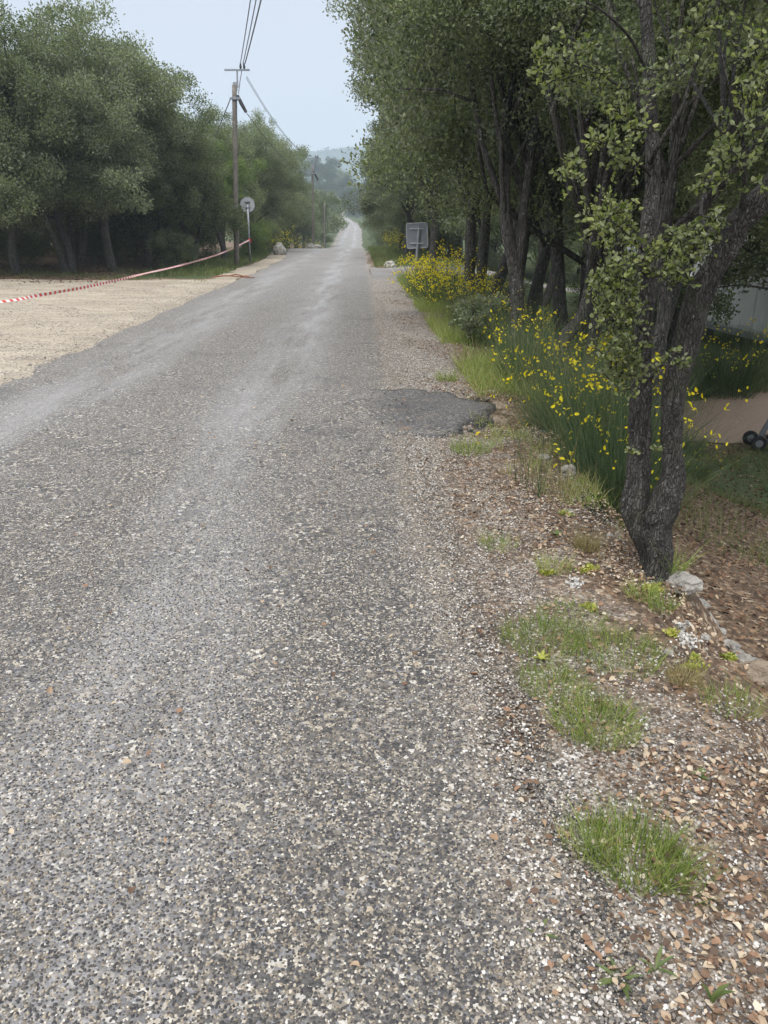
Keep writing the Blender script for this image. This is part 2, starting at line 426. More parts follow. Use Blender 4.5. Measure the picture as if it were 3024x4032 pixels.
MAT['van_grey'] = plain('grey_trim', (.25, .26, .28), .5)
MAT['glass'] = plain('dark_window_glass', (.03, .035, .04), .08)
MAT['rubber'] = plain('black_rubber', (.018, .018, .02), .7)
MAT['alu'] = plain('dull_aluminium', (.22, .23, .25), .45, .5)
MAT['orange'] = plain('rusty_orange_bark', (.24, .10, .055), .8)
MAT['sedum'] = leaf_mat('stonecrop_leaf', [(.2, (.16, .2, .04)), (.5, (.33, .36, .07)), (.9, (.5, .48, .12))], transl=.2)
MAT['lichen'] = plain('white_lichen', (.50, .49, .46), .95, 0, .3, 60)
def hill_mat():
    k = M('wooded_hillside'); p = k.pos()
    c = k.ramp(k.noise(p, .06, 8, .7), [(.3, (.03, .042, .02)), (.5, (.055, .075, .035)), (.7, (.11, .115, .07))])
    k.base(c); k.rough(.95); return k.m
MAT['hill'] = hill_mat()

# ------------------------------------------------------------------ the ground
def spaced(a, b, near, grow):
    out_ = [0.]; s_ = near
    while out_[-1] < b: out_.append(out_[-1] + s_); s_ *= grow
    neg = [0.]; s_ = near
    while neg[-1] > a: neg.append(neg[-1] - s_); s_ *= grow
    return np.array(sorted(set(neg + out_)))
def ground_masks(X, Y):
    e = edge(Y); r_ = xr(Y); l_ = xl(Y)
    verge = (.5 + .5 * smooth(Y, 5, 9)) * smooth(X, r_ - .3, r_ + .1) * (1 - smooth(X, r_ + .45 + .5 * smooth(Y, 9, 16), r_ + 1.1 + .5 * smooth(Y, 9, 16))) * (1 - smooth(Y, 27, 30))
    gravel = np.maximum(verge * .9, .0)
    gravel = np.maximum(gravel, (1 - smooth(l_ - X, .3, 1.2)) * (X < l_) * .7)
    road_in = (X > l_) & (X < r_)
    grass = np.zeros_like(X)
    # grass on the embankment in the middle distance, on the low ground and on the far verges
    grass = np.maximum(grass, smooth(X, r_ + .6, r_ + 1.5) * smooth(Y, 5.5, 10))
    grass = np.maximum(grass, smooth(X, e + .8, e + 2.2) * smooth(Y, 6.5, 8.5) * .9)
    grass = np.maximum(grass, smooth(l_ - X, .6, 1.2) * smooth(Y, 24.5, 27) * (1 - smooth(l_ - X, 2.5, 8)) * .9)
    grass = np.maximum(grass, smooth(Y, 44, 55) * .8)
    gravel[road_in] = 1
    return grass, gravel
xs = spaced(-950, 950, .22, 1.045); ys = spaced(-6, 1500, .24, 1.035)
X, Y = np.meshgrid(xs, ys)
# fine strip around the lip so that it reads as an edge
Z = terrain(X, Y)
inside = smooth(X, xl(Y) + .45, xl(Y) + .95) * (1 - smooth(X, xr(Y) - .95, xr(Y) - .45)) * (Y < 330)
Z = Z - inside * (.05 + .25 * smooth(Y, 40, 120))
Z = Z - .07 * (1 - smooth(X, xl(Y) + .0, xl(Y) + .3)) * (X > -33.5) * (1 - smooth(Y, 20.5, 22.3))
_sc = curve_pts([(-.2, 29.6), (.9, 30.6), (2.6, 33.5), (5.5, 36.4), (10, 37.4), (16, 37.0), (26, 35)], 120)
_pc = curve_pts([(3.6, 10.4), (5.2, 11.9), (7.2, 13.6), (9.4, 15.0), (13, 16.2), (20, 16.8)], 60)
m_ = (Y > 5) & (Y < 45) & (X > -2) & (X < 32)
def dist_to(c_, xx, yy): return np.min(np.hypot(xx[:, None] - c_[None, :, 0], yy[:, None] - c_[None, :, 1]), axis=1)
dsd = dist_to(_sc, X[m_], Y[m_]); dpc = dist_to(_pc, X[m_], Y[m_])
Z[m_] -= .06 * (1 - smooth(dsd, .8, 1.4))
LL = np.where(Y < 22.5, -34, xl(Y) - .9 - 26 * (1 - smooth(Y, 22.4, 25.5)))
Z -= .07 * (1 - smooth(X, xl(Y) - .0, xl(Y) + .3)) * smooth(X, LL + .2, LL + .8) * (Y >= 20) * (Y < 57)
g_, v_ = ground_masks(X, Y)
g_[m_] = np.maximum(g_[m_] * smooth(dpc, .6, 1.4), 0)
deep = smooth(xl(Y) - X, 3, 6) * (Y < 130)
g_ *= 1 - deep * .85
ny, nx = X.shape
idx = np.arange(ny * nx).reshape(ny, nx)
F = np.stack([idx[:-1, :-1], idx[:-1, 1:], idx[1:, 1:], idx[1:, :-1]], -1).reshape(-1, 4)
struct('ground', mesh_np('ground', np.stack([X, Y, Z], -1).reshape(-1, 3), F, True, {'grass': g_.ravel(), 'gravel': v_.ravel()}), MAT['ground'])

def strip(name, ycoords, left, right, ncol, lift, mat, extra=None, jit=.0, seed=1):
    rng = np.random.default_rng(seed)
    Yc = np.asarray(ycoords); n = len(Yc)
    t = np.linspace(0, 1, ncol)
    jl = np.convolve(rng.normal(0, 1, n + 4), [.2] * 5, 'valid') * jit; jr = np.convolve(rng.normal(0, 1, n + 4), [.2] * 5, 'valid') * jit
    L_ = left(Yc) + jl; R_ = right(Yc) + jr
    X_ = L_[:, None] * (1 - t) + R_[:, None] * t; Y_ = np.repeat(Yc[:, None], ncol, 1)
    Z_ = terrain(X_, Y_) + lift
    Z_[:, 0] -= .06; Z_[:, -1] -= .06
    at_ = extra(X_, Y_) if extra else {}
    i_ = np.arange(n * ncol).reshape(n, ncol)
    f_ = np.stack([i_[:-1, :-1], i_[:-1, 1:], i_[1:, 1:], i_[1:, :-1]], -1).reshape(-1, 4)
    return struct(name, mesh_np(name, np.stack([X_, Y_, Z_], -1).reshape(-1, 3), f_, True, {a: b.ravel() for a, b in at_.items()}), mat)
def road_attrs(X_, Y_):
    a = xr(Y_) - X_
    tr = np.exp(-((a - 1.35) / .42) ** 2) + np.exp(-((a - 3.35) / .5) ** 2)
    tr = np.clip(tr * (.8 + .25 * smooth(Y_, 4, 14)), 0, 1)
    sd_ = np.maximum(1 - smooth(a, 0, .40), (1 - smooth(a, RW, RW - .3)) if False else 1 - smooth(X_ - xl(Y_), 0, .2))
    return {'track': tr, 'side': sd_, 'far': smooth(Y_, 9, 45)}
ry = np.concatenate([np.arange(-4, 12, .12), np.arange(12, 60, .4), np.arange(60, 330, 1.0)])
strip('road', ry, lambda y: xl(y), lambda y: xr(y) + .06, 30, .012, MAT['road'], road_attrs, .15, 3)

# pale gravel lot on the left
def lot_left(y): return np.where(y < 22.5, -34, xl(y) - .9 - 26 * (1 - smooth(y, 22.4, 25.5)))
strip('gravel_lot', np.concatenate([np.arange(-4, 22.4, .3), np.arange(22.4, 58, .3)]), lambda y: lot_left(y), lambda y: xl(y) + .12, 90, .007, MAT['lot'], None, .12, 5)
# apron and side road going off to the right beyond the sign
side_c = curve_pts([(-.5, 29.3), (.9, 30.6), (2.6, 33.5), (5.5, 36.4), (10, 37.4), (16, 37.0), (26, 35)], 90)
tg = np.gradient(side_c, axis=0); tg /= np.linalg.norm(tg, axis=1, keepdims=True); nm = np.stack([-tg[:, 1], tg[:, 0]], -1)
wd = np.interp(np.arange(90), [0, 20, 89], [3.6, 2.2, 1.9])
tt = np.linspace(-1, 1, 13)
P = side_c[:, None, :] + nm[:, None, :] * (tt[None, :, None] * wd[:, None, None])
yy0 = 29.3 - 4.4 * tt * np.sign(nm[0, 1]) * -1
start = np.stack([xr(yy0) - .02, yy0], -1); bl = (1 - smooth(np.arange(90), 0, 22))[:, None, None]
P = P * (1 - bl) + (start[None] + (side_c - side_c[0])[:, None, :] * .9) * bl
SIDE_P = P.reshape(-1, 2)
Zs = terrain(P[..., 0], P[..., 1]) + .03 - .06 * smooth(np.abs(tt), .75, 1)[None, :]
i_ = np.arange(90 * 13).reshape(90, 13)
f_ = np.stack([i_[:-1, 1:], i_[:-1, :-1], i_[1:, :-1], i_[1:, 1:]], -1).reshape(-1, 4)
me = mesh_np('side_road', np.concatenate([P, Zs[..., None]], -1).reshape(-1, 3), f_, True,
             {'track': np.zeros(90 * 13), 'side': np.tile(np.where(np.abs(tt) > .8, .6, 0), 90), 'far': np.full(90 * 13, .8)})
me.flip_normals() if me.polygons[0].normal.z < 0 else None
struct('side_road', me, MAT['road'])
# trodden track across the low ground on the right
pc = curve_pts([(3.6, 10.4), (5.2, 11.9), (7.2, 13.6), (9.4, 15.0), (13, 16.2), (20, 16.8)], 60)
tg = np.gradient(pc, axis=0); tg /= np.linalg.norm(tg, axis=1, keepdims=True); nm = np.stack([-tg[:, 1], tg[:, 0]], -1)
wd = np.interp(np.arange(60), [0, 12, 30, 59], [.25, .9, 1.3, 2.4]) * (1 + .12 * np.sin(np.arange(60) * .9))
P = pc[:, None, :] + nm[:, None, :] * (np.linspace(-1, 1, 9)[None, :, None] * wd[:, None, None])
i_ = np.arange(60 * 9).reshape(60, 9)
f_ = np.stack([i_[:-1, 1:], i_[:-1, :-1], i_[1:, :-1], i_[1:, 1:]], -1).reshape(-1, 4)
k = M('trodden_earth'); p = k.pos()
k.base(k.mix(k.mapr(k.noise(p, 3, 6, .7), .4, .6), k.ramp(k.noise(p, 30, 5, .7), [(.3, (.15, .10, .07)), (.6, (.36, .28, .22)), (.8, (.5, .43, .36))]), (.30, .225, .165)))
k.rough(.95); k.bump(k.noise(p, 50, 5), .01); MAT['earth'] = k.m
me = mesh_np('path', np.concatenate([P, (terrain(P[..., 0], P[..., 1]) + .03)[..., None]], -1).reshape(-1, 3), f_, True)
me.flip_normals() if me.polygons[0].normal.z < 0 else None
struct('path', me, MAT['earth'])
# dark repair patch bulging from the road edge onto the verge
n_a = 72; rng = np.random.default_rng(4)
an = np.arange(n_a) * 2 * math.pi / n_a
rr = 1 + .05 * rng.normal(0, 1, n_a) * (np.cos(an) > .3) + .09 * np.sin(an * 3 + .6) + .06 * np.sin(an * 5 + 1) + .04 * np.sin(an * 9) + rng.normal(0, .012, n_a)
rings = []
for s_ in list(np.linspace(0, 1, 9)[1:]) + [1.004]:
    rings.append(np.stack([.28 + .62 * s_ * rr * np.cos(an), 7.0 + .92 * s_ * rr * np.sin(an) - .1 * np.cos(an)], -1))
V = np.concatenate([[[.28, 7.0]]] + rings)
Zp = terrain(V[:, 0], V[:, 1], False) + .024 + .01 * (np.clip(V[:, 0] - .2, 0, 1))
Zp[-n_a:] -= .14
fq = []
for s_ in range(8):
    a_ = 1 + s_ * n_a + np.arange(n_a); b_ = 1 + s_ * n_a + (np.arange(n_a) + 1) % n_a
    fq.append(np.stack([a_, a_ + n_a, b_ + n_a, b_], -1))
fq = np.concatenate(fq)
ft = np.stack([np.zeros(n_a, int), 1 + np.arange(n_a), 1 + (np.arange(n_a) + 1) % n_a], -1)
allf = np.concatenate([fq[:, [0, 1, 2]], fq[:, [0, 2, 3]], ft])
crumbs = []
for q in range(90):
    t_ = rng.normal(-.15, .55); cx, cy = .30 + .66 * math.cos(t_) + abs(rng.normal(0, .06)), 6.98 + .92 * math.sin(t_) + rng.normal(0, .03)
    sz = .008 + .02 * rng.random() ** 2
    v_, f_ = box(sz * 2, sz * 1.5, sz, (0, 0, 0)); v_ = v_ + rng.normal(size=v_.shape) * sz * .3
    crumbs.append((v_ + [cx, cy, float(terrain(cx, cy)) + sz * .4 + .003], f_))
CRUMBS = join_np(crumbs)
struct('asphalt_patch', mesh_np('asphalt_patch', np.concatenate([V, Zp[:, None]], -1), allf, True, {'track': np.zeros(len(V)), 'side': np.zeros(len(V)), 'far': np.zeros(len(V)), 'fade': smooth(V[:, 0], -.45, .35) * (1 - .5 * smooth(np.abs(V[:, 1] - 7), .6, .95))}), MAT['patch'])

k = M('broken_asphalt'); k.base((.05, .05, .055)); k.rough(.8)
tag(link('asphalt_crumbs', mesh_np('asphalt_crumbs', *CRUMBS), k.m), 'dark crumbs broken off the asphalt patch edge', 'rubble', None, 'stuff')
# far wooded ridge
hx = np.linspace(-1600, 1600, 400); hy = np.linspace(1150, 1500, 40)
HX, HY = np.meshgrid(hx, hy)
def ridge_h(x):
    b = 118 + 4 * np.sin(x / 210. + 1.2) + 2 * np.sin(x / 75.)
    return b + 14 * smooth(x, -160, 60) * (1 - smooth(x, 200, 500))
HZ = -5 + (ridge_h(HX)) * smooth(HY, 1130, 1380)
rngh = np.random.default_rng(2)
HZ += rngh.normal(0, 1.0, HZ.shape) * smooth(HY, 1150, 1200)
i_ = np.arange(HX.size).reshape(HX.shape)
f_ = np.stack([i_[:-1, :-1], i_[:-1, 1:], i_[1:, 1:], i_[1:, :-1]], -1).reshape(-1, 4)
struct('hills', mesh_np('hills', np.stack([HX, HY, HZ], -1).reshape(-1, 3), f_, True), MAT['hill'])

# ------------------------------------------------------------------ leaf and tree makers
def unit(a): return a / (np.linalg.norm(a, axis=-1, keepdims=True) + 1e-9)
def leaf_mesh(c, d, size, width, rng, fine=False, side=None):
    n = len(c); d = unit(d)
    s_ = unit(np.cross(d, rng.normal(size=(n, 3)) + np.array([0, 0, .0])) if side is None else side)
    nn = np.cross(s_, d)
    sz = size[:, None]
    if not fine:
        f0 = .12 * sz * nn
        v = np.stack([c, c + d * sz * .5 + s_ * sz * width * .5 + f0, c + d * sz - f0 * .6, c + d * sz * .5 - s_ * sz * width * .5 + f0], 1)
        o = np.arange(n)[:, None] * 4
        f = np.concatenate([o + [[0, 2, 1]], o + [[0, 3, 2]]])
        return v.reshape(-1, 3), f
    cu = nn * sz
    def pt(a, b, h): return c + d * sz * a + s_ * sz * width * b + cu * h
    v = np.stack([pt(0, 0, 0), pt(.3, .46, .09), pt(.3, 0, .02), pt(.3, -.46, .09), pt(.68, .42, .04), pt(.68, 0, -.03), pt(.68, -.42, .04), pt(1, 0, -.14)], 1)
    T = np.array([[0, 2, 1], [0, 3, 2], [1, 2, 5], [1, 5, 4], [2, 3, 6], [2, 6, 5], [4, 5, 7], [5, 6, 7]])
    f = (np.arange(n)[:, None, None] * 8 + T[None]).reshape(-1, 3)
    return v.reshape(-1, 3), f
def clump_leaves(centres, radii, per, size, rng, width=.55, fine=False, up=.35, flat=.8, hang=0.0):
    """leaves spread in ragged clumps"""
    C, D = [], []
    n = len(centres)
    cnt = (per * (radii / radii.mean()) ** 2).astype(int)
    idx_ = np.repeat(np.arange(n), cnt)
    N = len(idx_)
    q = unit(rng.normal(size=(N, 3))) * (rng.random((N, 1)) ** .45)
    # stringy sub-clusters: pull leaves towards a few sprays of each clump
    sub = unit(rng.normal(size=(n, 7, 3)))
    pick = sub[idx_, rng.integers(0, 7, N)]
    q = q * .78 + pick * (rng.random((N, 1)) ** .6) * .42
    q[:, 2] *= flat
    pos_ = centres[idx_] + q * radii[idx_][:, None]
    d = unit(q + rng.normal(size=(N, 3)) * .7 + np.array([0, 0, up - hang]))
    sz = size * (.65 + .7 * rng.random(N))
    return leaf_mesh(pos_, d, sz, width, rng, fine)
def env_points(envs, n, rng, shell=.6):
    envs = np.asarray(envs, float)
    vol = envs[:, 3] * envs[:, 4] * envs[:, 5]; vol = vol ** .8
    k_ = rng.choice(len(envs), n, p=vol / vol.sum())
    q = unit(rng.normal(size=(n, 3))) * (shell + (1 - shell) * rng.random((n, 1))) ** .8
    inner = rng.random(n) < .22
    q[inner] *= rng.random((inner.sum(), 1)) * .8
    q[:, 2] = np.where(q[:, 2] < -.75, -.75 - .4 * (q[:, 2] + .75), q[:, 2])
    return envs[k_, :3] + q * envs[k_, 3:6]
def limbs(trunk_pts, trunk_r, tips, rng, r0=.032, sides=6):
    parts = []
    tp = np.asarray(trunk_pts)
    for t_ in tips:
        lo = [i for i in range(len(tp)) if tp[i][2] < t_[2] - .25 and i > len(tp) * .35]
        if not lo: continue
        i = lo[int(rng.random() ** .6 * (len(lo) - 1))]
        a = tp[i]; L_ = np.linalg.norm(t_ - a)
        mid1 = a + (t_ - a) * .35 + np.array([rng.normal() * .08, rng.normal() * .08, .06]) * L_
        mid2 = a + (t_ - a) * .7 + np.array([rng.normal() * .08, rng.normal() * .08, .1]) * L_
        c_ = curve_pts([a, mid1, mid2, t_], 7)
        r_ = min(trunk_r[i] * .7, r0 * (L_ / 2.5) ** .6) * np.linspace(1, .18, 7)
        parts.append(tube(c_, r_, sides))
    return parts
def build_tree_meshes(name, envs, nclump, per, leaf, clump_r, trunks, seed, leafmat, barkmat, nlimb=26, width=.6, rough=.10, shell=.6, sides=10, fine=False):
    """trunks: list of control-point lists (x,y,z,r)"""
    rng = np.random.default_rng(seed)
    cen = env_points(envs, nclump, rng, shell)
    rad = clump_r * (.6 + .8 * rng.random(nclump))
    v, f = clump_leaves(cen, rad, per, leaf, rng, width, fine)
    crown = mesh_np(name + '_crown', v, f); crown.materials.append(leafmat)
    parts = []
    for tr_ in trunks:
        c_ = curve_pts(tr_, 9 * len(tr_))
        parts.append(tube(c_[:, :3], c_[:, 3], sides, rough, 5, seed))
        sel = rng.choice(nclump, min(nclump, nlimb // len(trunks)), replace=False)
        parts += limbs(c_[:, :3], c_[:, 3], cen[sel], rng)
    tv, tf = join_np([tri_fix(*q) for q in parts])
    tm = mesh_np(name + '_trunk', tv, tf, True); tm.materials.append(barkmat)
    return tm, crown
def tree_thing(name, meshes, label, loc, rotz=0, scale=1, group=None, cat='tree', crown_mat=None):
    t = thing(name, label, cat, loc, rotz, group)
    t.scale = scale if hasattr(scale, '__len__') else (scale,) * 3
    link('trunk', meshes[0], None, t)
    c = link('crown', meshes[1], None, t)
    if crown_mat:
        c.material_slots[0].link = 'OBJECT'; c.material_slots[0].material = crown_mat
    return t

# shared kinds of oak (heights about 7 m, foot at the origin)
def oak_kind(i, high=False):
    rng = np.random.default_rng(100 + i)
    H = 7.0
    lean = rng.normal(0, .5, 2)
    envs = [(lean[0] + rng.normal(0, .3), lean[1] + rng.normal(0, .3), 4.5, 2.2, 2.2, 2.1)]
    for a in range(9):
        th = a * 2.4 + rng.random()
        r_ = 1.1 + 1.1 * rng.random()
        envs.append((lean[0] + r_ * math.cos(th), lean[1] + r_ * math.sin(th), 1.95 + 3.4 * (a / 8.) + .5 * rng.random(), 1.1 + .5 * rng.random(), 1.1 + .5 * rng.random(), .8 + .5 * rng.random()))
    envs.append((lean[0], lean[1], 6.3, 1.1, 1.1, .9))
    tr = [[(0, 0, -.2, .19), (.1, .05, .8, .14), (lean[0] * .4, lean[1] * .4, 2.2, .115), (lean[0] * .8, lean[1] * .8, 4.2, .08), (lean[0], lean[1], 6.0, .03)]]
    if high:
        envs = [(e_[0], e_[1], 2.75 + (e_[2] - 1.9) * 1.05, *e_[3:]) for e_ in envs]
        tr[0] = [(q_[0], q_[1], q_[2] * 1.15, q_[3]) for q_ in tr[0]]
    if i % 2: tr.append([(.15, -.1, -.2, .15), (.45, -.2, 1.0, .11), (.9 + rng.normal() * .3, -.4, 2.6, .09), (1.2, -.3, 4.4, .03)])
    return envs, tr
OAKS = []
for i in range(5):
    ev, tr = oak_kind(i)
    OAKS.append(build_tree_meshes('oak%d' % i, ev, 235, 300, .072, .46, tr, 20 + i, MAT['oak'], MAT['bark'], shell=.55))
HIGH = []
for i in range(2):
    ev, tr = oak_kind(i * 2 + 11, True)
    HIGH.append(build_tree_meshes('high_oak%d' % i, ev, 240, 350, .060, .50, tr, 120 + i, MAT['oak'], MAT['bark'], nlimb=16, shell=.5))
# scrubby full-skirted kind for edges of the wood
SCRUB = []
for i in range(2):
    rng = np.random.default_rng(60 + i)
    ev = [(rng.normal(0, .5), rng.normal(0, .5), .7 + 1.5 * rng.random(), .9, .9, .8) for _ in range(6)]
    SCRUB.append(build_tree_meshes('scrub%d' % i, ev, 90, 170, .06, .34, [[(0, 0, -.1, .06), (.1, 0, .7, .05), (.1, .1, 1.8, .02)]], 40 + i, MAT['oak'], MAT['bark'], nlimb=14))
# far kinds: coarser leaf masses
FAR = []
for i in range(3):
    rng = np.random.default_rng(80 + i)
    ev = [(0, 0, 4.6, 2.4, 2.4, 2.2)] + [(rng.normal(0, 1.6), rng.normal(0, 1.6), 2.4 + 3.2 * rng.random(), 1.4, 1.4, 1.3) for _ in range(6)]
    FAR.append(build_tree_meshes('far%d' % i, ev, 110, 75, .21, .7, [[(0, 0, -1.0, .2), (.1, 0, 2, .15), (0, .1, 5.5, .04)]], 50 + i, MAT['oak_grey'], MAT['bark'], nlimb=10, sides=6))
PINE = []
for i in range(2):
    rng = np.random.default_rng(90 + i)
    ev = [(rng.normal(0, 1.3), rng.normal(0, 1.3), 6.2 + rng.normal(0, .5), 2.0, 2.0, 1.2) for _ in range(6)] + [(0, 0, 7.4, 1.9, 1.9, 1.3)]
    PINE.append(build_tree_meshes('pine%d' % i, ev, 110, 90, .22, .65, [[(0, 0, -1, .2), (.2, 0, 3, .16), (.1, .1, 7, .05)]], 70 + i, MAT['pine'], MAT['bark'], nlimb=12, width=.35, sides=6))

# ---- left grove
LG = 'holm oaks of the grove on the left'
left_front = [
    (-9.4, 36.4, 3, 5.0, .95, 'oak_grey', 'oak behind the upper half of the nearest wooden pole'),
    (-15.2, 26.0, 4, 5.0, 1.0, 'oak', 'dark full oak between the two leftmost grove trees'),
    (-10.7, 27.6, 1, 4.6, .92, 'oak_grey', 'lower oak filling the grove front left of the middle'),  # x, y, kind, rot, scale, leaf material, label
    (-16.6, 25.5, 0, .4, 1.22, 'oak', 'dark green oak at the far left edge, behind the gravel lot'),
    (-14.0, 27.5, 1, 2.0, 1.28, 'oak_grey', 'tall grey-green oak towering over the left end of the striped tape'),
    (-12.1, 26.6, 2, 4.2, 1.02, 'oak', 'oak with a low leafy branch before the dark hollow of the left grove'),
    (-11.6, 30.0, 3, 1.1, 1.22, 'oak_grey', 'broad grey-green oak with loose feathery top left of the middle of the grove skyline'),
    (-9.6, 28.6, 4, 3.0, 1.04, 'oak_grey', 'rounded grey-green oak in the middle of the left grove front'),
    (-9.4, 32.0, 0, 5.4, 1.08, 'oak', 'oak whose crown slopes down to the right above the wooden pole foot'),
    (-8.1, 33.4, 1, .2, .84, 'oak', 'last oak of the grove front before the wooden utility pole'),
    (-7.8, 39.5, 2, 1.7, .84, 'oak_light', 'bright yellow-green oak just right of the wooden utility pole, behind the round sign'),
    (-8.6, 44.0, 3, 2.6, .95, 'oak', 'dark oak behind the bright green one on the left roadside'),
    (-8.0, 50.0, 4, 3.9, .98, 'oak_grey', 'grey-green oak on the left roadside above the big white boulder'),
    (-8.4, 57.0, 0, 2.9, 1.02, 'oak_grey', 'oak with an upright pointed top left of the second utility pole'),
    (-8.9, 64.0, 1, .9, .98, 'oak', 'dark oak directly behind the second utility pole'),
]
for x, y, kd, rz, sc, lm, lb in left_front:
    tree_thing('oak_tree', OAKS[kd], lb, (x, y, gz(x, y) - .05), rz, (sc, sc, sc * (1.12 if y > 42 else 1.0)), LG if y < 36 else 'oaks lining the left side of the road', crown_mat=MAT[lm])
rng = np.random.default_rng(11)
inner = []
for row, yy in enumerate((31.5, 35.5, 39.5, 44, 49)):
    for j in range(7):
        x = -9.5 - row * .9 - j * 3.6 + rng.normal(0, .7); y = yy + rng.normal(0, .8) - j * .3
        if x > -33: inner.append((x, y))
for j, (x, y) in enumerate(inner):
    if any(abs(x - a[0]) < 1.6 and abs(y - a[1]) < 1.6 for a in left_front): continue
    tree_thing('oak_tree', OAKS[j % 5], 'dark oak standing deep inside the shaded left grove', (x, y, gz(x, y) - .05), rng.random() * 6, (.8 if x > -13 else .95) + .2 * rng.random(), 'oaks deep inside the left grove')
for j, (x, y) in enumerate([(-13.2, 29.2), (-17.5, 31), (-10.9, 31.8), (-14.8, 34), (-19.5, 36), (-12, 38), (-24, 33), (-9.8, 35.5), (-11, 41), (-13.5, 36), (-16, 38), (-18, 34.5), (-21, 34), (-21.5, 39), (-12.5, 45), (-16, 45), (-25, 38), (-19, 43), (-10.4, 39.2), (-10.8, 47), (-13.6, 49), (-16.5, 50), (-19.5, 49), (-23, 47), (-26, 45), (-29, 42), (-11.8, 43.5), (-15, 41.5), (-22.5, 42.5), (-27, 37), (-9.9, 42.3)]):
    tree_thing('oak_scrub', SCRUB[j % 2], 'low dark oak scrub growing in the shade under the left grove', (x, y, gz(x, y)), rng.random() * 6, .6 + (.35 + .35 * rng.random()) * (y > 34.2), 'low scrub under the left grove', 'shrub')
for j, (x, y, s_, lb) in enumerate([(-8.0, 31.0, .62, 'waist-high leafy oak bush at the grove edge left of the wooden pole'),
                                    (-7.0, 42.5, .75, 'leafy oak bush at the foot of the bright green tree behind the round sign'),
                                    (-7.3, 47.5, .8, 'oak bush filling the verge between the round sign and the white boulder'),
                                    (-7.2, 54.5, .85, 'oak bush on the left verge beside the second utility pole')]):
    tree_thing('oak_bush', SCRUB[j % 2], lb, (x, y, gz(x, y)), j * 1.3, s_, 'bushes on the left verge', 'bush', MAT['oak_light'] if j == 1 else None)
ORD = ['first', 'second', 'third', 'fourth', 'fifth', 'sixth', 'seventh', 'eighth', 'ninth', 'tenth', 'eleventh', 'twelfth', 'thirteenth', 'fourteenth']
# beyond the crest, left and right of the far road
for side_, lst in ((-1, [72, 79, 87, 95, 104, 114, 126, 140, 156, 175, 200, 230, 262, 295]), (1, [74, 82, 90, 99, 109, 121, 135, 150, 168, 190, 216, 245, 275])):
    for j, y in enumerate(lst):
        off = 3.3 + rng.random() * 1.2 + y * .006
        x = float((xl(y) - off + .8) if side_ < 0 else (xr(y) + off + .1))
        sc = (1.12 if side_ < 0 else .98) + .25 * rng.random()
        K = OAKS[j % 5] if y < 110 else FAR[j % 3]
        tree_thing('oak_tree', K, '%s roadside oak beyond the crest on the %s of the far road' % (ORD[j], 'left' if side_ < 0 else 'right'), (x, y, gz(x, y) - .1), rng.random() * 6, sc,
                   'oaks lining the far road on the %s' % ('left' if side_ < 0 else 'right'), crown_mat=MAT['oak_grey'] if j % 2 else None)
        if y > 76:
            x2 = x + side_ * (4 + 2 * rng.random()); y2 = y + 3
            tree_thing('oak_tree', FAR[(j + 1) % 3], 'grey-green oak in the second row beyond the crest on the %s' % ('left' if side_ < 0 else 'right'), (x2, y2, gz(x2, y2) - .1), rng.random() * 6, sc * 1.1,
                       'second row of oaks on the %s of the far road' % ('left' if side_ < 0 else 'right'))
# hillside beyond the far end of the road
for j in range(95):
    y = 300 + 130 * rng.random(); x = -42 + 60 * rng.random() - (y - 300) * .03
    if y < 330 and abs(x - float(bend(y)) + 1.8) < 6: continue
    if j % 5 < 2:
        tree_thing('pine_tree', PINE[j % 2], 'round-topped pine on the hazy slope where the far road disappears', (x, y, gz(x, y) - .3), rng.random() * 6, 1.15 + .5 * rng.random(), 'pines on the slope at the end of the road')
    else:
        tree_thing('oak_tree', FAR[j % 3], 'hazy green oak on the slope where the far road disappears', (x, y, gz(x, y) - .3), rng.random() * 6, 1.0 + .4 * rng.random(), 'oaks on the slope at the end of the road')
# reddish dying tree
x, y = at(1478, 850, 100)[:2]
tree_thing('dead_oak', SCRUB[1], 'small oak with rust-red dead leaves among the right-hand far trees', (x + .6, y, gz(x, y) + 1.9), .5, 1.0, None, 'tree', MAT['dead_leaf'])

# ---- right row
def px_trunk(pts, Y, base_r=None):
    """control points given as directions seen (u, v), width w in pixels, at distance Y or own distance"""
    o_ = []
    for q in pts:
        yy_ = q[3] if len(q) > 3 else Y
        P_ = at(q[0], q[1], yy_); t_ = yy_ / ray(q[0], q[1])[1]
        o_.append((P_.x, P_.y, P_.z, q[2] / 3028 * t_ / 2))
    return o_
def grown_tree(name, trunks, envs, label, nclump, per, leaf, clump_r, seed, leafmat, barkmat, group=None, nlimb=18, fine=False, rough=.14, sides=16, shell=.55, width=.55, extra=None):
    b = trunks[0][0]; base_ = Vector((b[0], b[1], b[2]))
    tl = [[(p_[0] - base_.x, p_[1] - base_.y, p_[2] - base_.z, p_[3]) for p_ in t_] for t_ in trunks]
    el = [(e_[0] - base_.x, e_[1] - base_.y, e_[2] - base_.z, *e_[3:]) for e_ in envs]
    ms = build_tree_meshes(name, el, nclump, per, leaf, clump_r, tl, seed, leafmat, barkmat, nlimb, width, rough, shell, sides, fine)
    return tree_thing('oak_tree', ms, label, base_, 0, 1, group)
RG = 'oaks along the embankment on the right'
def E(x, y, z, r, rz=None): return (x, y, z, r, r, rz or r * .8)
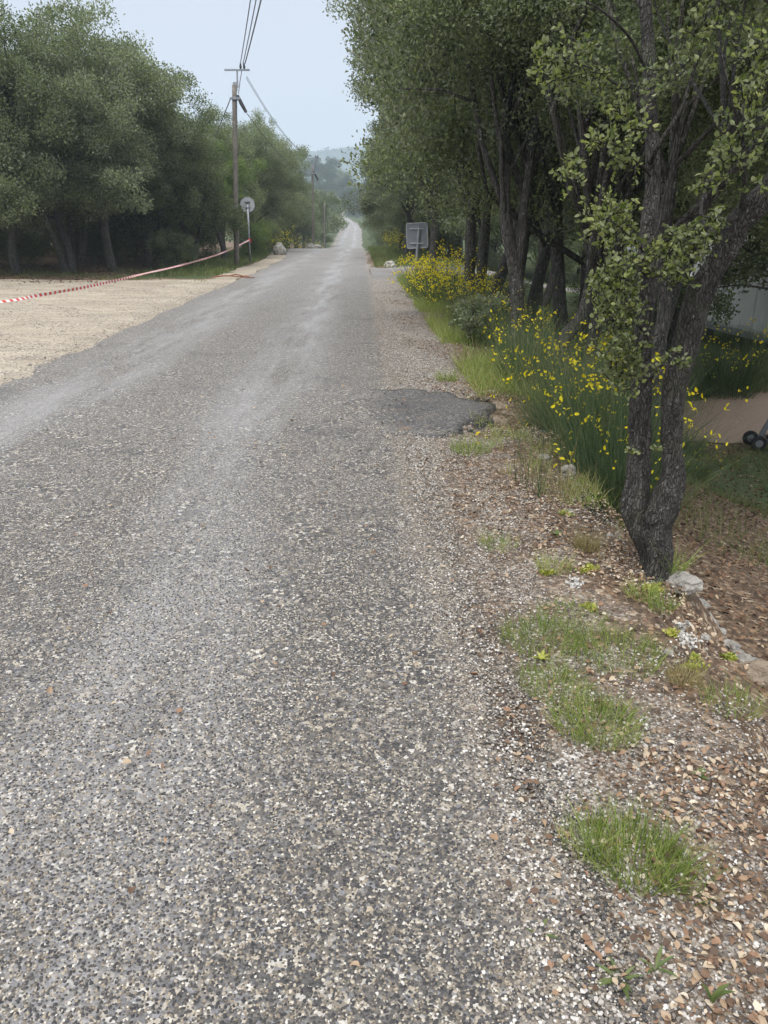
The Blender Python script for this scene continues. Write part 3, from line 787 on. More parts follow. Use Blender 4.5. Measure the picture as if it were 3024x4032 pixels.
# trunk with a forked top, standing in the broom (photo middle right)
tD = px_trunk([(2030, 1500, 62), (2032, 1350, 58), (2035, 1150, 55), (2020, 1020, 52), (1995, 900, 46), (1990, 750, 40), (1993, 560, 34), (1990, 400, 28)], 11)
tD2 = px_trunk([(2032, 1080, 46), (2052, 950, 38), (2065, 800, 34), (2090, 620, 30), (2120, 430, 24)], 11)
grown_tree('forked', [tD, tD2], [E(1.15, 10.8, 4.0, .9), E(2.3, 10.5, 3.3, .6), E(1.6, 11, 4.9, 1.6), E(.75, 11.4, 5.0, 1.05), E(2.6, 12, 4.4, 1.5), E(1.0, 12.5, 6.3, 1.5), E(1.3, 10.0, 4.0, .9), E(2.8, 10.3, 5.6, 1.3)],
           'straight oak with a round knot scar on its trunk, forking above the yellow broom', 330, 300, .048, .38, 201, MAT['oak'], MAT['bark'], RG)
# twisted trunk leaning right
tB = px_trunk([(2160, 1640, 62), (2185, 1480, 60), (2225, 1330, 56), (2290, 1250, 54), (2325, 1130, 48), (2335, 1000, 46), (2330, 850, 40), (2300, 650, 34), (2290, 450, 26)], 9.4)
grown_tree('twisted', [tB], [E(2.9, 9.5, 3.6, 1.3), E(2.1, 9.4, 4.4, 1.2), E(3.6, 10, 4.6, 1.5), E(2.3, 10.6, 5.4, 1.5), E(3.5, 9.0, 3.0, .8)],
           'crooked oak trunk bending to the right, between the knot-scarred trunk and the big double trunk', 240, 300, .046, .36, 202, MAT['oak'], MAT['bark'], RG)
tC = px_trunk([(2300, 1560, 44), (2320, 1400, 44), (2350, 1270, 44), (2390, 1130, 40), (2440, 950, 34), (2450, 700, 26)], 10.2)
grown_tree('slim', [tC], [E(3.6, 10.6, 3.9, 1.2), E(4.4, 11, 4.6, 1.5), E(3.2, 11, 5.6, 1.3)],
           'slimmer oak trunk just right of the crooked one, half hidden by yellow broom', 150, 280, .048, .36, 203, MAT['oak'], MAT['bark'], RG, nlimb=10)
tF = px_trunk([(1845, 1240, 46), (1850, 1100, 44), (1852, 950, 42), (1858, 820, 40), (1862, 640, 32), (1840, 450, 24)], 17.5)
grown_tree('pair_left', [tF], [E(.9, 16.9, 4.1, 1.1), E(1.9, 16.6, 3.7, .9), E(.35, 17.6, 5.6, 1.2), E(1.5, 17.5, 5.3, 1.9), E(.6, 17.2, 6.6, 1.6), E(2.2, 18, 7.0, 1.9), E(2.4, 17, 4.4, 1.3), E(.9, 18.6, 4.9, 1.3)],
           'thick dark oak trunk left of a close pair, right of the square sign', 330, 240, .066, .42, 204, MAT['oak_grey'], MAT['bark'], RG)
tF2 = px_trunk([(1885, 1230, 44), (1892, 1110, 42), (1905, 980, 40), (1912, 840, 38), (1905, 640, 30), (1930, 430, 22)], 18.5)
grown_tree('pair_right', [tF2], [E(2.9, 18.8, 5.4, 1.9), E(3.2, 19.5, 7.2, 1.9), E(2.2, 19.0, 8.0, 1.7), E(3.9, 18.0, 4.0, 1.4)],
           'dark oak trunk right of a close pair, in front of the leaning trunk', 230, 240, .066, .42, 205, MAT['oak'], MAT['bark'], RG)
tE = px_trunk([(1915, 1250, 44), (1935, 1190, 46), (1962, 1110, 46), (1995, 1030, 44), (2020, 950, 38), (2060, 760, 30)], 20)
grown_tree('leaner', [tE], [E(4.4, 20.2, 5.4, 2.0), E(4.6, 21, 7.4, 2.0), E(5.6, 20.4, 4.4, 1.6)],
           'oak trunk leaning steeply to the right behind the straight knot-scarred trunk', 190, 230, .068, .44, 206, MAT['oak_grey'], MAT['bark'], RG)
tG = px_trunk([(1700, 1100, 34), (1705, 1000, 32), (1712, 900, 34), (1708, 820, 26), (1706, 700, 18), (1690, 560, 12)], 25)
grown_tree('by_sign', [tG], [E(.9, 24.4, 4.4, 1.4), E(2.3, 24, 3.5, 1.1), E(.1, 25, 5.6, 1.4), E(.0, 25.4, 7.4, 1.4), E(2.5, 22.6, 1.9, .8), E(1.3, 25, 4.2, 1.7), E(1.9, 25.5, 6.4, 2.1), E(.7, 25, 6.9, 1.6), E(2.9, 25.4, 3.3, 1.1), E(1.5, 24.4, 8.0, 1.6)],
           'oak with a thickened dark trunk just right of the square sign', 400, 210, .075, .44, 207, MAT['oak_grey'], MAT['bark'], RG)
# foliage wall over the road edge (photo 1310..1500)
rr_ = [(2.5, 15.2, 1.05, 2, 1.0, 'oak', 'tall oak whose crown fills the canopy above the road edge on the right'),
       (3.6, 14.0, 1.15, 3, 4.0, 'oak_grey', 'tall oak behind the forked trunk, filling the canopy top'),
       (4.5, 12.6, 1.0, 2, 2.2, 'oak', 'oak behind the slim trunk, above the parked motorhome'),
       (8.5, 15.6, .95, 4, 2.6, 'oak', 'oak overhanging the parked motorhome with low drooping leaves'),
       (6.0, 17.0, 1.15, 0, 1.2, 'oak', 'oak between the leaning trunk and the motorhome'),
       (7.6, 27.0, 1.2, 3, 5.2, 'oak_grey', 'oak behind the side road, right of the motorhome end'),
       (5.0, 26.0, 1.1, 1, .6, 'oak', 'oak on the near side of the side road')]
for x, y, sc, kd, rz, lm, lb in rr_:
    tree_thing('oak_tree', HIGH[kd % 2] if x < 6.1 or y > 20 else OAKS[kd], lb, (x, y, gz(x, y) - .1), rz, (sc, sc, sc * 1.1), RG, crown_mat=MAT[lm])
right_back = [(1.4, 42, 1.0), (1.3, 47, 1.05), (1.2, 53, 1.0), (1.35, 59, 1.0), (1.5, 66, .95), (4.6, 42, 1.15), (4.4, 47.5, 1.2), (4.6, 54, 1.2), (4.0, 61, 1.15), (7.5, 45, 1.3), (8, 51, 1.2),
              (11, 43, 1.2), (12, 49, 1.3), (15, 44, 1.3), (18, 40.6, 1.2), (13, 31.5, 1.2), (13.5, 26, 1.1)]
lbs = ['first oak beyond the side road, overhanging its grassy corner', 'second oak beyond the side road on the right verge', 'third oak beyond the side road, pale low branches to the grass',
       'oak on the right verge near the crest', 'last oak before the crest on the right of the road, dark trunk showing']
for j, (x, y, sc) in enumerate(right_back):
    tree_thing('oak_tree', OAKS[(j * 2 + 1) % 5], lbs[j] if j < 5 else 'oak in the wood behind the right-hand row', (x, y, gz(x, y) - .1), j * 1.37, sc, 'oaks on the right beyond the side road' if j < 5 else 'oaks in the wood on the right',
               crown_mat=MAT['oak_grey'] if j in (0, 1, 2, 3, 6, 9) else None)
for j, (x, y, s_) in enumerate([(3.0, 44.5, .9), (2.8, 50, .9), (2.4, 56, .9), (6, 43, 1.1), (9, 42.5, 1.1), (12, 41, 1.1), (9.5, 33, .9), (13, 32, 1.0), (7.0, 24.5, .8), (11.6, 22.5, 1.0), (14.5, 21, 1.2), (14, 15, 1.2), (3.6, 23.5, .6), (2.9, 21.6, .4)]):
    tree_thing('oak_scrub', SCRUB[j % 2], 'low leafy oak scrub filling the gap between the trunks on the right', (x, y, gz(x, y)), j * 1.1, s_, 'scrub in the wood on the right', 'shrub', MAT['oak_grey'] if j % 2 else None)

# ---- the big double-trunked oak in the foreground
Yn = 3.55
tL = px_trunk([(2585, 2260, 90, 3.5), (2545, 2120, 100, 3.5), (2500, 2010, 108, 3.52), (2510, 1880, 94, 3.55), (2520, 1720, 88, Yn), (2524, 1560, 84, Yn), (2530, 1400, 74, Yn), (2540, 1240, 72, Yn), (2544, 1080, 62, Yn), (2550, 930, 66, Yn),
               (2568, 760, 62, 3.6), (2570, 610, 54, 3.62), (2560, 440, 54, 3.65), (2555, 260, 54, 3.7), (2545, 80, 48, 3.75), (2540, -150, 42, 3.8), (2600, -500, 34, 3.9), (2650, -900, 22, 4.0)], Yn)
tR = px_trunk([(2588, 2290, 100, 3.42), (2596, 2180, 104, 3.44), (2585, 2080, 112, 3.46), (2618, 1970, 116, 3.46), (2652, 1870, 92, 3.46), (2644, 1730, 84, 3.46), (2650, 1565, 88, 3.44), (2680, 1438, 98, 3.42), (2710, 1311, 100, 3.4),
               (2748, 1185, 100, 3.38), (2790, 1085, 95, 3.35), (2861, 975, 94, 3.32), (2915, 875, 96, 3.3), (2985, 800, 100, 3.28), (3060, 700, 90, 3.25), (3150, 520, 80, 3.2), (3220, 250, 66, 3.2), (3250, -200, 50, 3.3)], Yn)
base_ = Vector(tL[0][:3]); base_.z = gz(base_.x, base_.y) - .02
near = thing('oak_tree', 'big dark oak in the foreground with two trunks rising from one lichen-spotted foot', 'tree', base_, 0, RG)
def rel(c_): c_ = np.array(c_, float); c_[:, :3] -= np.array(base_); return c_
rng = np.random.default_rng(31)
for nm_, tr_ in (('trunk', tL), ('trunk', tR)):
    c_ = curve_pts(rel(tr_), 210)
    v, f = tri_fix(*tube(c_[:, :3], c_[:, 3], 44, .17, 16, 3))
    link(nm_, mesh_np('near_trunk', v, f, True), MAT['bark_near'], near)
# knots (cut branch scars)
def knot(u, v, Y_, r, parent, off):
    P_ = np.array(at(u, v, Y_)) - np.array(off)
    n = unit(np.array([-.15, -1., .1])); a_ = unit(np.cross(n, [0, 0, 1.])); b_ = np.cross(a_, n)
    ths = np.arange(20) * math.pi / 10
    rings = []
    for rr2, h in ((1.15, -.35), (1.1, .12), (.9, .26), (.7, .12), (.35, .04), (.02, .02)):
        rings.append(P_ + n * h * r + (np.cos(ths)[:, None] * a_ + 1.15 * np.sin(ths)[:, None] * b_) * r * rr2)
    v = np.concatenate(rings); fs = []
    for q in range(5):
        i0 = q * 20 + np.arange(20); i1 = q * 20 + (np.arange(20) + 1) % 20
        fs.append(np.stack([i0, i1, i1 + 20, i0 + 20], -1))
    return link('knot', mesh_np('knot', v, np.concatenate(fs), True), MAT['bark_near'], parent)
knot(2548, 1030, Yn - .045, .035, near, base_)
knot(2566, 2035, 3.40, .03, near, base_)
# limbs and twigs of the near tree, then sprays of separate leaves
limb_defs = [
    [(2924, 815, 26, 3.25), (2933, 700, 20, 3.2), (2925, 560, 15, 3.15), (2905, 470, 12, 3.12), (2885, 400, 8, 3.1), (2840, 200, 5, 3.1)],
    [(2560, 640, 22, 3.6), (2600, 560, 18, 3.5), (2680, 430, 15, 3.5), (2740, 250, 13, 3.5), (2790, 60, 11, 3.5), (2820, -200, 7, 3.5)],
    [(2545, 1000, 14, Yn), (2480, 930, 10, 3.4), (2420, 880, 7, 3.3), (2370, 860, 4, 3.2)],
    [(2538, 1180, 12, Yn), (2480, 1110, 9, 3.4), (2420, 1090, 6, 3.3), (2350, 1120, 3, 3.25)],
    [(2533, 1300, 12, Yn), (2480, 1260, 9, 3.4), (2420, 1250, 6, 3.3), (2370, 1270, 3, 3.2)],
    [(2530, 1460, 12, Yn), (2490, 1440, 9, 3.45), (2450, 1450, 6, 3.4)],
    [(2560, 1500, 9, Yn), (2600, 1440, 7, 3.3), (2650, 1440, 4, 3.25)],
    [(2550, 1010, 12, Yn), (2620, 950, 9, 3.4), (2700, 930, 6, 3.3), (2760, 950, 3, 3.2)],
    [(2560, 500, 16, 3.65), (2480, 380, 12, 3.5), (2380, 300, 9, 3.4), (2280, 250, 6, 3.4), (2160, 230, 3, 3.4)],
    [(2556, 300, 16, 3.7), (2480, 150, 12, 3.6), (2380, 50, 9, 3.5), (2300, 0, 5, 3.5)],
    [(2568, 700, 14, 3.6), (2500, 620, 10, 3.5), (2420, 570, 7, 3.4), (2320, 560, 4, 3.4)],
    [(2915, 850, 24, 3.3), (2860, 870, 14, 3.2), (2800, 860, 9, 3.1), (2740, 840, 4, 3.1)],
    [(3150, 520, 40, 3.2), (3060, 380, 30, 3.1), (2960, 260, 20, 3.0), (2880, 160, 10, 3.0)],
    [(3220, 250, 40, 3.2), (3100, 60, 30, 3.2), (2950, -50, 20, 3.3), (2800, -120, 10, 3.4)],
    [(2545, 50, 30, 3.75), (2450, -100, 22, 3.8), (2300, -180, 14, 3.8), (2150, -220, 8, 3.8)],
    [(2870, 960, 20, 3.34), (2760, 830, 14, 4.0), (2860, 500, 10, 4.4)],
]
parts = []; tips = []
for ld in limb_defs:
    c_ = curve_pts(rel(px_trunk(ld, Yn)), 26)
    parts.append(tri_fix(*tube(c_[:, :3], c_[:, 3], 7, .1, 20, 5)))
    for q in range(14, 26, 2): tips.append(c_[q, :3])
tips = np.array(tips)
# sprays seen in the photo: (u, v, Y, radius m, leaves)
sprays = [(2380, 850, 3.3, .09, 45), (2340, 880, 3.25, .06, 25), (2430, 820, 3.4, .08, 40), (2470, 900, 3.4, .09, 50), (2400, 950, 3.3, .08, 40), (2350, 1090, 3.25, .07, 34), (2420, 1080, 3.3, .10, 60), (2480, 1130, 3.35, .10, 60), (2400, 1150, 3.3, .09, 48), (2460, 1200, 3.3, .10, 60),
          (2390, 1240, 3.25, .09, 46), (2450, 1290, 3.3, .10, 60), (2480, 1360, 3.35, .10, 56), (2420, 1330, 3.3, .07, 30), (2430, 1440, 3.4, .09, 46), (2480, 1470, 3.4, .08, 40), (2390, 1450, 3.4, .05, 18), (2500, 1240, 3.35, .09, 44), (2530, 1020, 3.3, .07, 26),
          (2610, 1030, 3.3, .08, 36), (2660, 1000, 3.3, .09, 42), (2720, 960, 3.2, .08, 36), (2640, 1100, 3.3, .08, 32), (2700, 1060, 3.2, .06, 22), (2760, 920, 3.1, .07, 26), (2600, 1430, 3.3, .06, 24), (2655, 1440, 3.25, .05, 16), (2570, 1410, 3.35, .05, 16), (2575, 1770, 3.35, .025, 8), (2595, 1768, 3.35, .02, 6),
          (2590, 960, 3.35, .08, 30), (2680, 930, 3.3, .08, 30),
          (2120, 230, 3.4, .07, 26), (2180, 250, 3.4, .09, 36), (2250, 230, 3.4, .10, 44), (2230, 330, 3.4, .08, 30), (2320, 300, 3.4, .1, 44), (2350, 560, 3.4, .08, 34), (2270, 640, 3.4, .06, 20), (2250, 700, 3.35, .07, 24), (2420, 600, 3.4, .09, 40), (2480, 480, 3.45, .09, 40), (2440, 440, 3.4, .08, 30), (2490, 640, 3.4, .08, 30),
          (2800, 100, 3.4, .12, 50), (2950, 300, 3.0, .12, 60), (3000, 420, 2.9, .10, 46), (2990, 200, 2.95, .11, 50), (2850, 560, 3.2, .09, 34), (2780, 720, 3.2, .09, 34), (2900, 640, 3.1, .08, 30), (2820, 850, 3.1, .07, 24), (2990, 760, 3.1, .05, 14)]
LC, LD, LS = [], [], []
def spray(c0, r_, n, size, up=.4):
    out_ = unit(rng.normal(size=3) + np.array([-.3, -.3, .4]))
    tw = max(2, n // 9)
    for q in range(tw):                              # leaves sit in rows along short twigs
        d = unit(out_ * .6 + rng.normal(size=3) * .8); L_ = r_ * (.6 + .8 * rng.random())
        a = c0 + rng.normal(size=3) * r_ * .45
        tips_ = a + d * L_
        parts.append(tri_fix(*tube(np.array([a, (a + tips_) / 2 + rng.normal(size=3) * r_ * .1, tips_]), [.0032, .0024, .0012], 4)))
        m = max(4, int(n / tw))
        for s_ in np.linspace(.12, 1.05, m):
            LC.append(a + d * L_ * s_ + rng.normal(size=3) * .004)
            LD.append(unit(d * .5 + rng.normal(size=3) * .8 + np.array([0, 0, up * .5])))
            LS.append(size * (.65 + .6 * rng.random()))
for (u, v_px, yq, r_, n) in sprays:
    r_ = r_ * .74
    if 2495 < u < 2580 and v_px > 700: u = 2480
    spray(np.array(at(u, v_px, yq)) - np.array(base_), r_, int(n * 2.9), .024)
n_bright = len(LC)
bright = leaf_mesh(np.array(LC), np.array(LD), np.array(LS), .62, rng, True)
LC, LD, LS = [], [], []
for tp_ in tips:
    if rng.random() < .32 and tp_[2] + base_[2] > 2.05: spray(tp_ + rng.normal(size=3) * .1, .09, 40, .028)
# upper canopy of the near tree, most of it above the frame
envs = [(1.6, 3.9, 3.5, .9, .9, .6), (2.3, 3.6, 3.6, .9, .9, .6), (1.3, 4.6, 4.3, 1.2, 1.2, .8), (2.6, 4.9, 3.7, 1.2, 1.1, 1.1), (3.2, 4.3, 3.4, .9, .9, .8), (1.2, 3.6, 3.9, 1.2, 1.2, .9), (2.6, 3.4, 4.2, 1.5, 1.4, 1.0), (.9, 4.2, 4.8, 1.4, 1.4, .9),
        (1.9, 6.2, 2.9, .5, .6, .5), (2.7, 6.4, 2.5, .6, .6, .6), (3.5, 6.3, 2.5, .7, .7, .6), (2.2, 5.6, 3.2, .8, .9, .9), (3.0, 5.7, 3.0, .9, .9, 1.0), (3.9, 5.4, 2.4, .7, .8, .7), (1.75, 5.8, 3.5, .7, .7, .7)]
cen = env_points(envs, 450, rng, .5) - np.array(base_)
sel = rng.choice(len(cen), 26, replace=False)
for t_ in cen[sel]:
    src = tips[np.argmin(np.linalg.norm(tips - t_, axis=1))]
    c_ = curve_pts([src, (src + t_) / 2 + rng.normal(size=3) * .08, t_], 7)
    parts.append(tri_fix(*tube(c_, np.linspace(.012, .004, 7), 5)))
dv, df = clump_leaves(cen, .22 * (.7 + .6 * rng.random(len(cen))), 210, .032, rng, .62)
vv, ff = join_np(parts)
link('branches', mesh_np('near_branches', vv, ff, True), MAT['bark_near'], near)['kind'] = 'stuff'
o = link('leaf_sprays', mesh_np('near_sprays', *bright), MAT['oak_near'], near); o['kind'] = 'stuff'
o['label'] = 'pale yellow-green young leaves in sprays around the trunks'
b2 = leaf_mesh(np.array(LC), np.array(LD), np.array(LS), .62, rng)
o = link('crown', mesh_np('near_crown', *join_np([b2, (dv, df)])), MAT['oak'], near)
# thin grey-green trunk seen between the two stems
tM = px_trunk([(2585, 1560, 62), (2590, 1400, 54), (2612, 1250, 50), (2618, 1120, 48), (2600, 950, 44), (2640, 700, 36), (2700, 400, 26)], 6.8)
tM[0] = (tM[0][0], tM[0][1], gz(tM[0][0], tM[0][1]) - .1, tM[0][3])
grown_tree('between', [tM], [E(2.9, 7.2, 2.2, .7), E(2.2, 7.5, 2.9, .7), E(3.7, 7.7, 2.0, .65), E(2.4, 8.3, 3.5, .9), E(3.0, 7.2, 3.2, 1.1), E(3.9, 7.2, 2.5, .9), E(2.2, 7.6, 4.0, 1.2), E(4.4, 7.8, 3.6, 1.3), E(3.4, 6.6, 4.2, 1.0), E(4.3, 6.6, 2.9, .9)],
           'slender grey-green oak trunk seen through the gap between the foreground double trunks', 360, 260, .040, .30, 210, MAT['oak'], MAT['bark'], RG, nlimb=14)
tN = px_trunk([(2520, 1330, 30), (2570, 1180, 30), (2690, 900, 30), (2760, 760, 28), (2860, 500, 24), (2890, 330, 18)], 8.2)
tN[0] = (tN[0][0], tN[0][1], gz(tN[0][0], tN[0][1]) - .1, tN[0][3])
grown_tree('diagonal', [tN], [E(4.4, 9.2, 1.75, .6), E(4.9, 9.7, 1.5, .65), E(3.9, 8.9, 2.1, .6), E(5.3, 9.6, 2.1, .8), E(3.6, 8.6, 4.0, 1.3), E(4.6, 8.4, 3.2, 1.1), E(5.2, 9, 4.4, 1.4)],
           'thin oak stem slanting up to the right behind the foreground double trunks', 240, 240, .044, .32, 211, MAT['oak'], MAT['bark'], RG, nlimb=10)

# ------------------------------------------------------------------ broom shrubs
def blades(roots, dirs, length, width, rng, seg=3, bend_=.3):
    """thin curved ribbons"""
    n = len(roots); d = unit(dirs)
    side = unit(np.cross(d, rng.normal(size=(n, 3))))
    lat = unit(np.cross(d, side) + rng.normal(size=(n, 3)) * .3)
    ts = np.linspace(0, 1, seg + 1)
    V = []
    for t in ts:
        c = roots + d * (length * t)[:, None] + lat * (length * bend_ * t * t)[:, None] - np.array([0, 0, 1.]) * (length * bend_ * .25 * t * t)[:, None]
        wv = side * (width * (1 - .85 * t))[:, None] * .5
        V += [c - wv, c + wv]
    V = np.stack(V, 1)
    o = np.arange(n)[:, None] * (2 * seg + 2)
    F_ = np.concatenate([o + np.array([[2 * s_, 2 * s_ + 1, 2 * s_ + 3, 2 * s_ + 2]]) for s_ in range(seg)])
    return V.reshape(-1, 3), F_
def broom_meshes(seed, nst=520, h=1.0, spread=.45, nfl=90, wid=.0052, fsz=.034):
    rng = np.random.default_rng(seed)
    a = rng.random(nst) * 2 * math.pi; r_ = spread * .5 * np.sqrt(rng.random(nst))
    roots = np.stack([r_ * np.cos(a), r_ * np.sin(a), np.zeros(nst) - .05 + .35 * h * rng.random(nst) ** 2], -1)
    d = np.stack([np.cos(a) * (.05 + .5 * rng.random(nst) * spread / .45), np.sin(a) * (.05 + .5 * rng.random(nst) * spread / .45), np.ones(nst)], -1) + rng.normal(size=(nst, 3)) * .2
    L_ = h * (.45 + .6 * rng.random(nst))
    v, f = blades(roots, d, L_, np.full(nst, wid), rng, 4, .22)
    st = mesh_np('broom_stems', v, f); st.materials.append(MAT['stem'])
    tips_ = v.reshape(nst, -1, 3)
    k_ = rng.integers(0, nst, nfl); lvl = rng.choice([6, 8, 8, 8], nfl)
    c = tips_[k_, lvl]
    # each flower: three or four petals near one another
    m = rng.integers(2, 5, nfl); ii = np.repeat(np.arange(nfl), m)
    pc_ = c[ii] + rng.normal(size=(len(ii), 3)) * fsz * .55
    v, f = leaf_mesh(pc_, rng.normal(size=(len(ii), 3)) + [0, 0, .4], np.full(len(ii), fsz * .8) * (.6 + .6 * rng.random(len(ii))), .62, rng, True)
    fl = mesh_np('broom_flowers', v, f); fl.materials.append(MAT['flower'])
    return st, fl
SPARSE = [broom_meshes(300 + i, 800, 1.0, .6, 40, fsz=.050) for i in range(3)]
FULL = [broom_meshes(310 + i, 620, 1.0, .75, 200, fsz=.056) for i in range(2)]
def broom(x, y, kind, h, label, group, rz):
    t = thing('broom_shrub', label, 'shrub', (x, y, gz(x, y) - .03), rz, group)
    t.scale = (h, h, h)
    link('stems', kind[0], None, t); o = link('flowers', kind[1], None, t); o['kind'] = 'stuff'
    return t
BG = 'flowering broom along the embankment'
brooms = [
    (1.72, 5.3, SPARSE[0], 1.0, 'nearest broom shrub, behind the double trunk foot on its left side'), (1.85, 6.1, SPARSE[1], 1.05, 'broom with bright single flowers just left of the double trunk at knee height'),
    (1.55, 6.6, SPARSE[2], .82, 'low dark broom left of the double trunk, above the lichen-covered stone'), (2.15, 7.0, SPARSE[0], 1.05, 'broom behind the double trunk, flowers showing at its left side'),
    (1.95, 7.6, SPARSE[1], 1.05, 'broom in front of the crooked trunk foot'), (2.55, 8.3, SPARSE[2], 1.0, 'broom right of the crooked trunk'), (1.55, 8.3, SPARSE[0], .8, 'knee-high broom on the lip of the bank above the rocks'),
    (2.4, 9.1, SPARSE[0], .95, 'broom around the crooked trunk foot'), (1.75, 9.7, SPARSE[1], .85, 'broom in front of the knot-scarred trunk'), (2.9, 10.4, SPARSE[1], 1.1, 'broom between the crooked trunk and the knot-scarred trunk'),
    (2.3, 11.6, SPARSE[2], .95, 'broom right behind the knot-scarred trunk foot'), (1.6, 11.3, SPARSE[0], .85, 'dark broom left of the knot-scarred trunk foot'), (1.45, 12.8, SPARSE[1], .9, 'dark broom below the leafy oak seedling'),
    (3.4, 12.6, SPARSE[2], 1.1, 'broom with pale flowers in front of the side road'), (2.4, 13.6, SPARSE[0], 1.0, 'broom behind and left of the knot-scarred trunk'), (1.7, 14.6, FULL[0], .8, 'broom with scattered flowers below the close pair of trunks'),
    (4.4, 14.4, FULL[1], .95, 'yellow-flowered broom against the pale side road'), (2.6, 16.0, FULL[0], .95, 'flowering broom at the foot of the leaning trunk'), (1.2, 16.6, FULL[1], .95, 'densely flowering broom left of the close pair of trunks'),
    (1.75, 17.6, FULL[0], 1.05, 'densely flowering broom directly in front of the close pair of trunks'), (1.05, 19.0, FULL[1], 1.15, 'brightest mass of yellow broom right of the square sign foot'), (1.5, 20.8, FULL[0], 1.15, 'tall yellow broom behind the brightest mass, by the square sign'),
    (1.2, 22.8, FULL[1], .8, 'yellow broom hiding the foot of the square sign'), (3.4, 18.5, FULL[0], .9, 'flowering broom behind the leaning trunk'), (5.2, 17.3, FULL[0], .9, 'pale flowering broom far back between the trunks'),
    (2.6, 46, FULL[0], 1.5, 'yellow broom beyond the side road left of the square sign'), (1.5, 49, FULL[1], 1.4, 'second yellow broom beyond the side road'), (.9, 63, FULL[0], 1.2, 'pale yellow broom near the crest at the foot of the dark trunk'),
    (-6.7, 51.5, FULL[1], 1.5, 'yellow broom behind the big white boulder on the left'), (float(xl(76)) - .2, 76, FULL[0], 1.6, 'small bright yellow broom at the left edge of the road just over the crest'),
    (6.3, 14.0, SPARSE[2], 1.35, 'broom without flowers on the low ground in front of the motorhome'), (7.1, 14.6, SPARSE[0], 1.25, 'dense green broom tuft right of the flowerless one before the motorhome'), (4.0, 9.6, SPARSE[1], .42, 'thin broom at the edge of the trodden path right of the double trunk'),
    (3.5, 8.2, SPARSE[2], .35, 'small broom on the grass right of the double trunk'),
]
for j, (x, y, kd, h, lb) in enumerate(brooms):
    broom(x, y, kd, h, lb, BG, j * 1.9)
# leafy oak seedling on the bank
sx, sy = 1.25, 11.2
sd_ms = build_tree_meshes('seedling', [(0, 0, .45, .42, .42, .3), (.3, .1, .6, .3, .3, .25)], 46, 60, .05, .13, [[(0, 0, -.05, .015), (0, 0, .3, .01), (.05, 0, .7, .004)]], 77, MAT['oak_grey'], MAT['bark'], nlimb=10)
tree_thing('oak_seedling', sd_ms, 'grey-green oak seedling bush on the bank left of the knot-scarred trunk', (sx, sy, gz(sx, sy)), 0, .85, None, 'bush')

# ------------------------------------------------------------------ grass (uncountable) and single tufts
def grass_field(name, n, region, size, mat, seed, label, lean=.35, width=.005, seg=2, dens=None):
    rng = np.random.default_rng(seed)
    pts_ = region(rng, n)
    if dens is not None:
        keep = rng.random(len(pts_)) < dens(pts_[:, 0], pts_[:, 1]); pts_ = pts_[keep]
    n = len(pts_)
    roots = np.stack([pts_[:, 0], pts_[:, 1], terrain(pts_[:, 0], pts_[:, 1]) - .005], -1)
    d = rng.normal(size=(n, 3)) * lean + [0, 0, 1.]
    v, f = blades(roots, d, size * (.5 + .9 * rng.random(n)), np.full(n, width), rng, seg, .35)
    o = link(name, mesh_np(name, v, f), mat)
    tag(o, label, 'grass', None, 'stuff'); return o
def patchy(sc, thr, seed):
    r_ = np.random.default_rng(seed); ph = r_.random((6, 3)) * 10
    def fn(x, y):
        s_ = sum(np.sin(x * sc * (1 + .7 * i) * math.cos(p_[2]) + y * sc * (1 + .7 * i) * math.sin(p_[2]) + p_[0]) / (1 + .5 * i) for i, p_ in enumerate(ph))
        return np.clip((s_ - thr) * 1.2, 0, 1)
    return fn
def rect(x0, x1, y0, y1):
    return lambda rng, n: np.stack([x0 + (x1 - x0) * rng.random(n), y0 + (y1 - y0) * rng.random(n) ** 1.2], -1)
def along(off0, off1, y0, y1, ref=xr):
    def fn(rng, n):
        y = y0 + (y1 - y0) * rng.random(n); return np.stack([ref(y) + off0 + (off1 - off0) * rng.random(n), y], -1)
    return fn
grass_field('verge_grass', 26000, along(.75, 1.9, 7.5, 26), .22, MAT['grass'], 1, 'green and straw grass on the right verge below the broom', dens=patchy(1.6, -.8, 3), width=.007)
grass_field('verge_grass', 9000, along(.55, 1.35, 3.2, 9), .10, MAT['grass'], 2, 'thin short grass dotted over the near right verge', dens=patchy(5, .5, 4), width=.0035)
grass_field('dry_grass', 9000, along(.7, 1.5, 4, 16), .16, MAT['straw'], 3, 'dry straw-coloured grass on the lip of the embankment', dens=patchy(3, 0, 5), width=.003)
grass_field('far_verge_grass', 16000, along(.2, 4.5, 33, 66), .2, MAT['grass_dk'], 5, 'green grass on the right verge beyond the side road', width=.02)
grass_field('bank_grass', 15000, lambda rng, n: np.stack([edge(7) + .1 + 1.7 * rng.random(n), 5 + 15 * rng.random(n)], -1), .22, MAT['grass_dk'], 6, 'dark green grass between the broom stems on the bank', width=.006, dens=lambda x, y: patchy(2.2, -.9, 31)(x, y) * (1 - .6 * (x > 1.9) * (y < 8)))
grass_field('low_ground_grass', 42000, lambda rng, n: np.stack([2.2 + 7 * rng.random(n), 6.6 + 8 * rng.random(n)], -1), .075, MAT['grass_dk'], 7, 'short grass on the low ground right of the double trunk', dens=lambda x, y: patchy(1.4, -.4, 8)(x, y) * (np.min(np.hypot(x[:, None] - pc[None, :, 0], y[:, None] - pc[None, :, 1]), axis=1) > .75), width=.007)
grass_field('grove_edge_grass', 20000, lambda rng, n: np.stack([-34 + 28.5 * rng.random(n), 24.4 + 5.5 * rng.random(n)], -1), .12, MAT['grass_dk'], 9, 'low dark grass between the gravel lot and the grove', dens=patchy(.8, .1, 10), width=.016)
